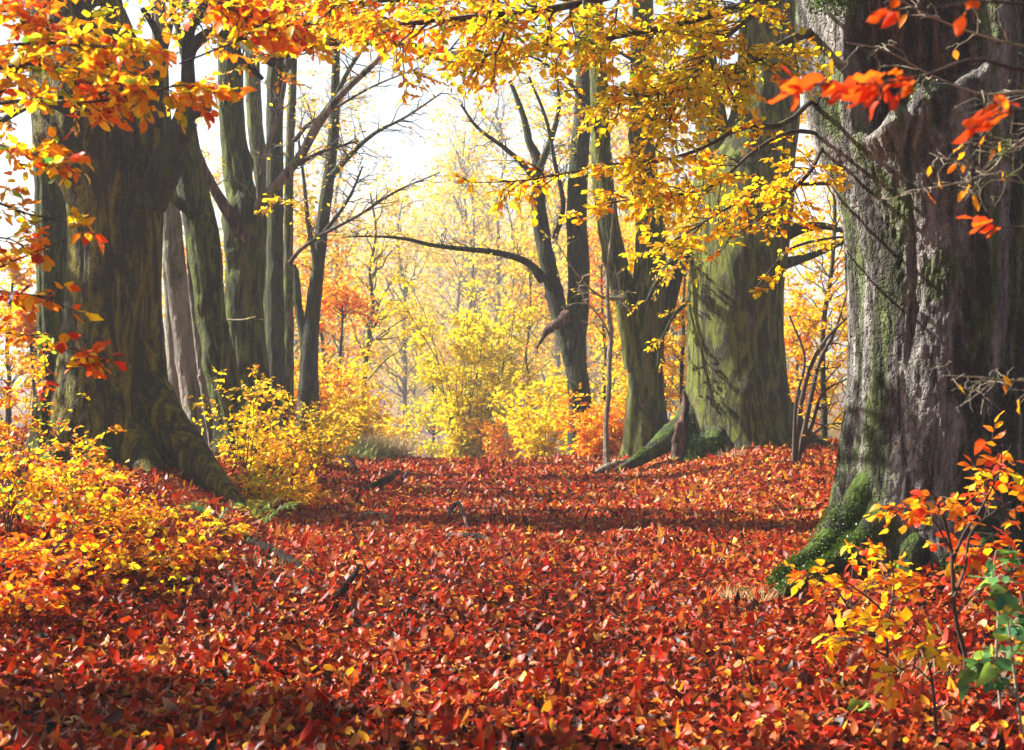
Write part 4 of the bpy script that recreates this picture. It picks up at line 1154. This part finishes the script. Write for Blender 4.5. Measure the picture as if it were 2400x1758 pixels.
sapling('sapling', 'low seedling with a fan of amber leaves on the leaf carpet', 'sapling',
        [[(2195, 1720, 5.6, 4), (2185, 1600, 5.6, 3.5), (2165, 1520, 5.6, 3), (2130, 1480, 5.55, 1.8)],
         [(2185, 1600, 5.6, 2.5), (2140, 1560, 5.5, 1.8), (2110, 1570, 5.45, 1.2)]],
        B_TWIG, 830, 0.062, (0.45, 0.08), n1=4, l1=0.16, n2=1, l2=0.1, m=4, t0=0.5)
sapling('sapling', 'red and orange seedling at the right edge against the dark trunk', 'sapling',
        [[(2400, 1420, 7.0, 4), (2385, 1330, 7.0, 3), (2360, 1220, 7.0, 2.5), (2345, 1120, 7.0, 2), (2370, 1040, 7.0, 1.2)],
         [(2392, 1350, 7.0, 2.5), (2345, 1290, 6.9, 2), (2280, 1280, 6.8, 1.4)]],
        B_TWIG, 835, 0.075, (0.70, 0.08), n1=9, l1=0.2, n2=1, l2=0.12, m=4, t0=0.2)
for k, (lab, st) in enumerate([
    ('green leaved weed in the bottom right corner', [[(2395, 1720, 5.5, 4), (2380, 1600, 5.5, 3.5), (2365, 1480, 5.5, 3), (2350, 1390, 5.5, 2)], [(2385, 1640, 5.5, 3), (2330, 1570, 5.45, 2), (2290, 1560, 5.4, 1.4)]]),
    ('taller green weed at the right edge beside the tallest young beech', [[(2345, 1660, 6.0, 4), (2335, 1540, 6.0, 3.5), (2340, 1420, 6.0, 3), (2330, 1330, 6.0, 2), (2335, 1290, 6.0, 1.3)], [(2340, 1500, 6.0, 2.5), (2390, 1440, 6.0, 1.6)]]),
]):
    sapling('weed', lab, 'plant', st, B_PTWIG, 840 + 5 * k, 0.075, (0.5, 0.22), n1=11, l1=0.13, n2=0, m=3, lmat=GREEN, leaf2=2, group='green weeds by the right edge', t0=0.2, droop=0.5)
# broad green dock leaf lying on the litter
DK = thing('dock_plant', 'broad green leaf lying on the red leaves at lower right', 'plant', G(2010, 1690))
acc = Acc()
rg = np.random.default_rng(3)
g0 = G(1985, 1695)
leaf_mesh(acc, np.array([g0 + UP * 0.06, g0 + UP * 0.05 + np.array([0.01, -.02, 0])]), np.array([[1, 0.2, 0.42], [0.75, -0.5, 0.1]]), np.array([[-0.3, -0.6, 0.8], [0, -0.5, 1.0]]),
          np.array([0.16, 0.10]), rg, np.array([0.75, 0.7]), np.array([0.7, 0.5]), 2, 0.42, 0.2, 0.3)
acc.build('leaf', GREEN, DK, DK['_b'])
for k, (lab, px, py) in enumerate([('small green sprig on the leaf carpet right of the middle', 1160, 1480), ('green sprig lying near the dock leaf', 1975, 1600), ('green sprig beside the far side of the path', 1345, 1300)]):
    o = shrub('sprig', lab, G(px, py), 0.07, 0.05, 860 + k, n=3, cat='plant', size=0.045, tone=(0.75, .1), lod=2, n1=3, l1=0.04, n2=0, m=3, lmat=GREEN, stem_r=0.0015, group='green sprigs among the fallen leaves')

# ------------------------------------------------------------------ young trees just outside the frame whose twigs reach in
RS = thing('young_tree', 'red leaved twig hanging close in front of the hollow trunk', 'tree', (1.95, 3.6, float(ground(1.95, 3.6))))
part_trunk(RS, np.array([[1.97, 3.62, -0.1, 0.022], [1.93, 3.6, 0.8, 0.019], [1.96, 3.58, 1.6, 0.016], [1.9, 3.56, 2.3, 0.013], [1.93, 3.5, 2.9, 0.008]]), B_TWIG, nth=10, nz=24)
for k, (pts, kw) in enumerate([
    ([(2990, 250, 3.56, 10), (2650, 190, 3.5, 6), (2400, 165, 3.45, 4.5), (2280, 140, 3.42, 4), (2160, 180, 3.4, 3.5), (2050, 195, 3.36, 2.8), (1960, 198, 3.33, 2.2), (1850, 200, 3.3, 1.6)], dict(n1=17, l1=0.08, n2=0, m=3, t0=0.56)),
    ([(2990, 60, 3.56, 10), (2700, 40, 3.5, 6), (2400, 10, 3.45, 4), (2290, 5, 3.42, 3), (2180, 20, 3.4, 2), (2070, 22, 3.38, 1.4)], dict(n1=3, l1=0.08, n2=0, m=3, t0=0.62)),
    ([(2990, 420, 3.56, 10), (2700, 330, 3.45, 6), (2480, 270, 3.4, 4), (2390, 258, 3.38, 3), (2330, 275, 3.36, 2)], dict(n1=5, l1=0.09, n2=0, m=3, t0=0.7)),
    ([(2990, 520, 3.56, 9), (2600, 520, 3.9, 5), (2450, 530, 4.0, 3), (2360, 532, 4.0, 2), (2300, 520, 4.0, 1.2)], dict(n1=4, l1=0.05, n2=0, m=2, t0=0.75)),
]):
    bough(RS, limb(pts), B_TWIG, 870 + k, **{**dict(size=0.066, tone=(0.76, 0.03), lod=2, droop=0.35, ang=35, wid=0.46, r_tw=0.0016, flat=0.5, tilt=0.7), **kw})
DT = thing('young_tree', 'bare pale twigs with withered leaves in front of the right trunk', 'tree', (2.35, 5.2, float(ground(2.35, 5.2))))
part_trunk(DT, np.array([[2.37, 5.22, -0.1, 0.025], [2.33, 5.2, 1.2, 0.02], [2.36, 5.18, 2.4, 0.015], [2.33, 5.16, 3.2, 0.009]]), B_PTWIG, nth=10, nz=24)
for k, (pts, kw) in enumerate([
    ([(2690, 330, 5.18, 7), (2500, 240, 5.1, 4), (2400, 215, 5.05, 3.2), (2300, 220, 5.0, 2.6), (2180, 175, 4.95, 2.2), (2080, 120, 4.9, 1.8), (1985, 100, 4.85, 1.2)], {}),
    ([(2690, 200, 5.18, 7), (2500, 130, 5.1, 4), (2360, 100, 5.05, 3), (2220, 55, 5.0, 2.4), (2090, -10, 4.95, 1.8)], {}),
    ([(2690, 380, 5.18, 6), (2480, 330, 5.1, 3.2), (2360, 350, 5.05, 2.2), (2260, 330, 5.0, 1.4)], {}),
    ([(2700, 160, 5.16, 6), (2400, 325, 5.05, 3), (2320, 400, 5.0, 2.4), (2240, 430, 4.97, 1.9), (2150, 445, 4.95, 1.3)], {}),
    ([(2690, 470, 5.18, 5), (2450, 440, 5.1, 2.4), (2330, 410, 5.05, 1.8), (2210, 365, 5.0, 1.2)], {}),
    ([(2690, 880, 5.2, 5), (2400, 892, 5.1, 2.6), (2300, 885, 5.05, 2), (2210, 880, 5.0, 1.2)], {}),
]):
    bough(DT, limb(pts), B_PTWIG, 880 + k, **{**dict(size=0.055, wid=0.38, tone=(0.58, 0.04), lod=2, n1=11, l1=0.24, n2=2, l2=0.1, m=3, keep=0.07, droop=1.2, r_tw=0.0013, flat=0.3, ang=40, wig=0.25), **kw})
OL = thing('young_tree', 'orange leaved young beech leaning in over the left edge', 'tree', (-3.0, 6.9, float(ground(-3.0, 6.9))))
part_trunk(OL, np.array([[-3.02, 6.92, 0.1, 0.05], [-2.98, 6.9, 1.2, 0.043], [-3.02, 6.85, 2.2, 0.035], [-2.93, 6.8, 3.2, 0.027], [-2.95, 6.75, 4.2, 0.016]]), B_DARK, nth=14, nz=30)
for k, (pts, kw) in enumerate([
    ([(-220, 420, 6.85, 13), (-80, 300, 6.8, 10), (20, 190, 6.75, 8), (70, 110, 6.7, 7), (105, 30, 6.7, 5), (125, -60, 6.7, 3)], dict(n1=14, n2=2, tone=(0.55, 0.14))),
    ([(-220, 260, 6.8, 10), (-60, 180, 6.6, 6), (60, 150, 6.5, 4.5), (170, 165, 6.4, 3.5), (270, 195, 6.3, 2.6), (380, 205, 6.25, 1.6)], dict(n1=26, n2=2, tone=(0.45, 0.12), l1=0.26)),
    ([(-220, 330, 6.8, 10), (-60, 255, 6.6, 6), (80, 235, 6.5, 4.5), (200, 240, 6.35, 3.4), (330, 220, 6.25, 2.4), (440, 200, 6.2, 1.8), (545, 238, 6.15, 1.2)], dict(n1=26, n2=2, tone=(0.49, 0.12), l1=0.22)),
    ([(-220, 190, 6.8, 9), (-40, 120, 6.6, 5), (100, 100, 6.5, 3.5), (220, 110, 6.4, 2.4), (330, 95, 6.3, 1.4)], dict(n1=24, n2=2, tone=(0.45, 0.14), l1=0.28)),
    ([(-200, 120, 6.8, 9), (-20, 30, 6.7, 5), (60, 40, 6.6, 3.5), (150, 55, 6.5, 2)], dict(n1=16, n2=2, tone=(0.59, 0.12), l1=0.25)),
    ([(-220, 400, 6.8, 8), (-60, 340, 6.6, 5), (40, 350, 6.5, 3), (130, 380, 6.4, 1.6)], dict(n1=14, n2=2, tone=(0.48, 0.14), l1=0.2)),
    ([(-220, 520, 6.8, 8), (-50, 470, 6.6, 4), (60, 500, 6.5, 2.6), (185, 525, 6.4, 1.4)], dict(n1=12, n2=1, tone=(0.48, 0.14), l1=0.18)),
    ([(-220, 760, 6.8, 7), (-40, 690, 6.6, 4), (60, 690, 6.5, 2.4), (160, 705, 6.4, 1.4)], dict(n1=12, n2=1, tone=(0.59, 0.14), l1=0.2)),
    ([(-220, 830, 6.8, 7), (-60, 780, 6.6, 4), (80, 790, 6.5, 2.8), (180, 830, 6.4, 2), (262, 848, 6.35, 1.2)], dict(n1=16, n2=1, tone=(0.63, 0.14), l1=0.2)),
    ([(-220, 680, 6.8, 6), (-40, 640, 6.6, 3), (60, 600, 6.5, 2), (160, 560, 6.4, 1.2)], dict(n1=4, n2=1, tone=(0.48, 0.14), l1=0.16)),
    ([(-220, 640, 6.8, 6), (-60, 570, 6.6, 3), (20, 560, 6.5, 2), (80, 600, 6.4, 1.2)], dict(n1=7, n2=1, tone=(0.55, 0.14), l1=0.16)),
    ([(300, -140, 6.6, 8), (420, -40, 6.5, 5), (540, 20, 6.4, 3.5), (650, 60, 6.3, 2.4), (760, 55, 6.2, 1.4)], dict(n1=22, n2=2, tone=(0.59, 0.14), l1=0.22)),
    ([(420, 150, 6.3, 2.2), (500, 118, 6.3, 2.2), (600, 70, 6.35, 2.6), (560, 0, 6.4, 3), (470, -70, 6.5, 4)], dict(n1=14, n2=1, tone=(0.63, 0.10), l1=0.15)),
]):
    bough(OL, limb(pts), B_TWIG, 900 + k, **{**dict(size=0.068, keep=0.8, lod=2, l1=0.2, l2=0.13, m=5, r_tw=0.0022, flat=0.6, t0=0.25), **kw})

# ------------------------------------------------------------------ sticks, stones, ferns, grass
def stick(label, pix, mat, seed, lift=(0.02,), lump=0.12):
    pts = []
    for k, (px, py, r) in enumerate(pix):
        g = G(px, py)
        rr = r / F * g[1]
        pts.append([g[0], g[1], g[2] + 0.012 + rr * 0.5 + lift[min(k, len(lift) - 1)], rr])
    pts = np.array(pts)
    T = thing('fallen_branch', label, 'branch', pts[0, :3], 'sticks on the leaf carpet')
    a = Acc()
    trunk(a, pts, nth=14, nz=36, lump=lump, seed=seed)
    c = catmull(pts, 36)[None, :, :3]
    rg = np.random.default_rng(seed)
    k1 = kids(c, 3, 0.2, 0.9, 0.14, 45, rg, 0.6, 0.1, 0, 0.15, k=5)
    tubes(a, k1, taper(len(k1), 5, pts[:, 3].min() * 0.5, 0.0012), 5)
    a.build('wood', mat, T, T['_b'])


stick('long dark branch lying across the foot of the left bank', [(560, 1270, 9), (620, 1302, 12), (685, 1335, 12), (740, 1362, 10), (790, 1362, 7), (830, 1345, 3)], B_STICK, 950, (0.03, 0.03, 0.02, 0.01))
stick('short dark curved stick sticking up left of the middle', [(785, 1420, 7), (805, 1402, 8), (828, 1385, 7), (840, 1370, 4)], B_STICK, 951, (0.02, 0.05, 0.08, 0.12))
stick('dark forked branch far up the path on the left', [(865, 1153, 6), (890, 1148, 9), (915, 1138, 7), (932, 1128, 6)], B_STICK, 952, (0.02, 0.05, 0.07, 0.12))
stick('pale barkless stick lying across the path', [(822, 1237, 3), (845, 1222, 4), (880, 1220, 5), (915, 1230, 5), (945, 1238, 4)], B_PALE, 953, (0.0, 0.04, 0.05, 0.03, 0.01))
stick('bent brown stick arching out of the leaves in the middle', [(1040, 1235, 4), (1055, 1224, 5), (1072, 1218, 5), (1085, 1232, 5), (1100, 1252, 3)], B_ROT, 954, (0.0, 0.09, 0.16, 0.10, 0.0))
stick('flat dark piece of rotten wood in the middle of the path', [(1025, 1265, 6), (1070, 1268, 10), (1120, 1272, 11), (1165, 1280, 6)], B_ROT, 955, (0.01,), 0.3)
stick('thin twig lying in the near middle of the path', [(905, 1432, 2), (950, 1418, 2.5), (1000, 1416, 2.5), (1035, 1420, 1.5)], B_STICK, 956, (0.03,))
stick('thin twig left of the short dark curved stick', [(695, 1372, 2.5), (735, 1388, 3), (772, 1405, 2)], B_STICK, 957, (0.03,))
stick('thick dark root end at the left bank near the crest', [(745, 1045, 8), (775, 1062, 11), (805, 1085, 9), (832, 1108, 5)], B_STICK, 958, (0.06, 0.05, 0.04, 0.02))
stick('grey weathered branch end below the stout greenish beech', [(1395, 1118, 5), (1420, 1108, 9), (1445, 1098, 7), (1475, 1086, 4)], B_PALE, 959, (0.03,), 0.25)
stick('grey piece of dead wood on the right half of the path', [(1592, 1468, 5), (1625, 1452, 8), (1665, 1445, 8), (1690, 1440, 4)], B_STICK, 960, (0.02,), 0.25)
stick('short brown stick on the shaded left slope', [(390, 1395, 4), (420, 1392, 5), (445, 1385, 3)], B_STICK, 961, (0.04,))
stick('thin pale root across the path below the crest', [(805, 1205, 2), (850, 1208, 3), (900, 1210, 3), (950, 1206, 2)], B_STICK, 962, (0.02,))


def stone(label, px, py, r, seed):
    g = G(px, py)
    rr = r / F * g[1]
    n, m = 14, 20
    u = np.linspace(0.05, np.pi - 0.05, n)
    v = np.arange(m) / m * 2 * np.pi
    U, W = np.meshgrid(u, v, indexing='ij')
    d = np.stack([np.sin(U) * np.cos(W), np.sin(U) * np.sin(W), np.cos(U)], -1)
    V = d * (rr * (1 + 0.5 * fbm(d * 1.6 + seed, 3)))[..., None] * np.array([1.2, 1.0, 0.55])
    j, s = np.meshgrid(np.arange(n - 1), np.arange(m), indexing='ij')
    q = np.stack([j * m + s, (j + 1) * m + s, (j + 1) * m + (s + 1) % m, j * m + (s + 1) % m], -1).reshape(-1, 4)
    a = Acc()
    a.add(V.reshape(-1, 3), q=q)
    o = a.build('stone', STONE)
    o.location = tuple(g + UP * (0.025 + 0.1 * rr))
    tag(o, label, 'stone', 'stones among the leaves')


stone('pale grey stone beside the short dark curved stick', 872, 1424, 13, 1)
stone('flat dark grey stone in the red leaves of the near foreground', 590, 1588, 18, 2)
stone('bluish grey stone right of the middle near the bottom', 935, 1618, 11, 3)


def fern(label, px, Y, h, seed, tone):
    rg = np.random.default_rng(seed)
    b = at(px, Y)
    T = thing('fern', label, 'fern', b, 'ferns at the roots of the dark beech')
    n = 6
    a = rg.uniform(0, 6.28, n)
    u = np.linspace(0, 1, 12)[None, :, None]
    out = np.stack([np.cos(a), np.sin(a), 0 * a], -1)[:, None]
    pth = b + out * h * 0.9 * u + UP * h * (1.5 * u - 0.75 * u ** 2)
    for i in range(n):                      # each frond: its rib with the leaflets on it
        w = Acc()
        tubes(w, pth[i:i + 1], taper(1, 12, 0.004, 0.0015), 4)
        leaves_on(w, pth[i:i + 1], 26, h * 0.24, rg, tone, 1, droop=0.1, t0=0.12, wid=0.28, tilt=0.2, curl=0.1)
        w.build('frond', GREEN, T, b)


fern('bright green fern beside the bushes right of the mossy root', 612, 14.2, 0.38, 970, (0.85, .08))
fern('dull green fern on the mossy root of the dark beech', 500, 13.4, 0.30, 971, (0.5, .1))
fern('small green fern below the mossy root', 535, 12.8, 0.2, 972, (0.6, .1))

gr = Acc()
rg = np.random.default_rng(980)
for (px, Y, n, rad, h, tone) in [(850, 27.5, 700, 0.4, 0.45, (0.55, .2)), (880, 28, 700, 0.4, 0.5, (0.8, .12)), (910, 28.5, 700, 0.4, 0.5, (0.97, .06)), (985, 30, 400, 0.8, 0.3, (0.75, .15)), (820, 26, 400, 0.4, 0.3, (0.4, .15)),
                                 (1500, 21.5, 400, 0.9, 0.10, (0.55, .2)), (1420, 23, 300, 0.9, 0.10, (0.6, .2))]:
    blades(gr, onto(px, Y), n, rad, h, rg, tone)
o = gr.build('grass', GRASS)
tag(o, 'pale dry grass along the crest of the path', 'grass', kind='stuff')
for k, (lab, px, Y, n, rad, h, tone) in enumerate([
    ('dry straw tuft at the foot of the stout greenish beech', 1720, 21.0, 60, 0.25, 0.2, (0.9, .08)),
    ('thin brown grass tuft between the near saplings', 2160, 7.2, 130, 0.22, 0.16, (0.85, .1)),
    ('green grass tuft on the leaf carpet near the saplings', 1975, 6.9, 80, 0.10, 0.09, (0.2, .15)),
    ('mossy green grass tuft below the mossy roots', 1770, 8.6, 420, 0.22, 0.07, (0.3, .2)),
    ('brown grass tuft at the bottom edge of the leaf carpet', 1960, 5.95, 120, 0.10, 0.07, (0.8, .1)),
    ('green and straw tuft on the foot of the left bank', 625, 11.5, 90, 0.2, 0.12, (0.5, .25)),
    ('reddish grass tuft left of the mossy roots', 1760, 9.6, 160, 0.22, 0.16, (0.8, .1)),
]):
    T = thing('grass_tuft', lab, 'grass', at(px, Y, 0), 'grass tufts among the leaves')
    a = Acc()
    blades(a, onto(px, Y), n, rad, h, rg, tone)
    a.build('blade', GRASS, T, T['_b'])['kind'] = 'stuff'

# ------------------------------------------------------------------ the hazy air
if HAZE > 0:
    m, nt, out = mat_new('hazy_air')
    pv = node(nt, 'ShaderNodeVolumePrincipled')
    pv.inputs['Color'].default_value = (0.97, 0.97, 0.98, 1)
    pv.inputs['Density'].default_value = HAZE
    pv.inputs['Anisotropy'].default_value = 0.25
    nt.links.new(pv.outputs[0], out.inputs['Volume'])
    a = Acc()
    x0, x1, y0, y1, z0, z1 = -190, 190, -8, 560, -10.5, 86
    a.add([(x0, y0, z0), (x1, y0, z0), (x1, y1, z0), (x0, y1, z0), (x0, y0, z1), (x1, y0, z1), (x1, y1, z1), (x0, y1, z1)],
          q=[(0, 3, 2, 1), (4, 5, 6, 7), (0, 1, 5, 4), (1, 2, 6, 5), (2, 3, 7, 6), (3, 0, 4, 7)])
    o = a.build('haze', m, smooth=False)
    tag(o, 'bright morning haze filling the opening between the trees', 'haze', kind='stuff')

for o in bpy.data.objects:
    if '_b' in o:
        del o['_b']
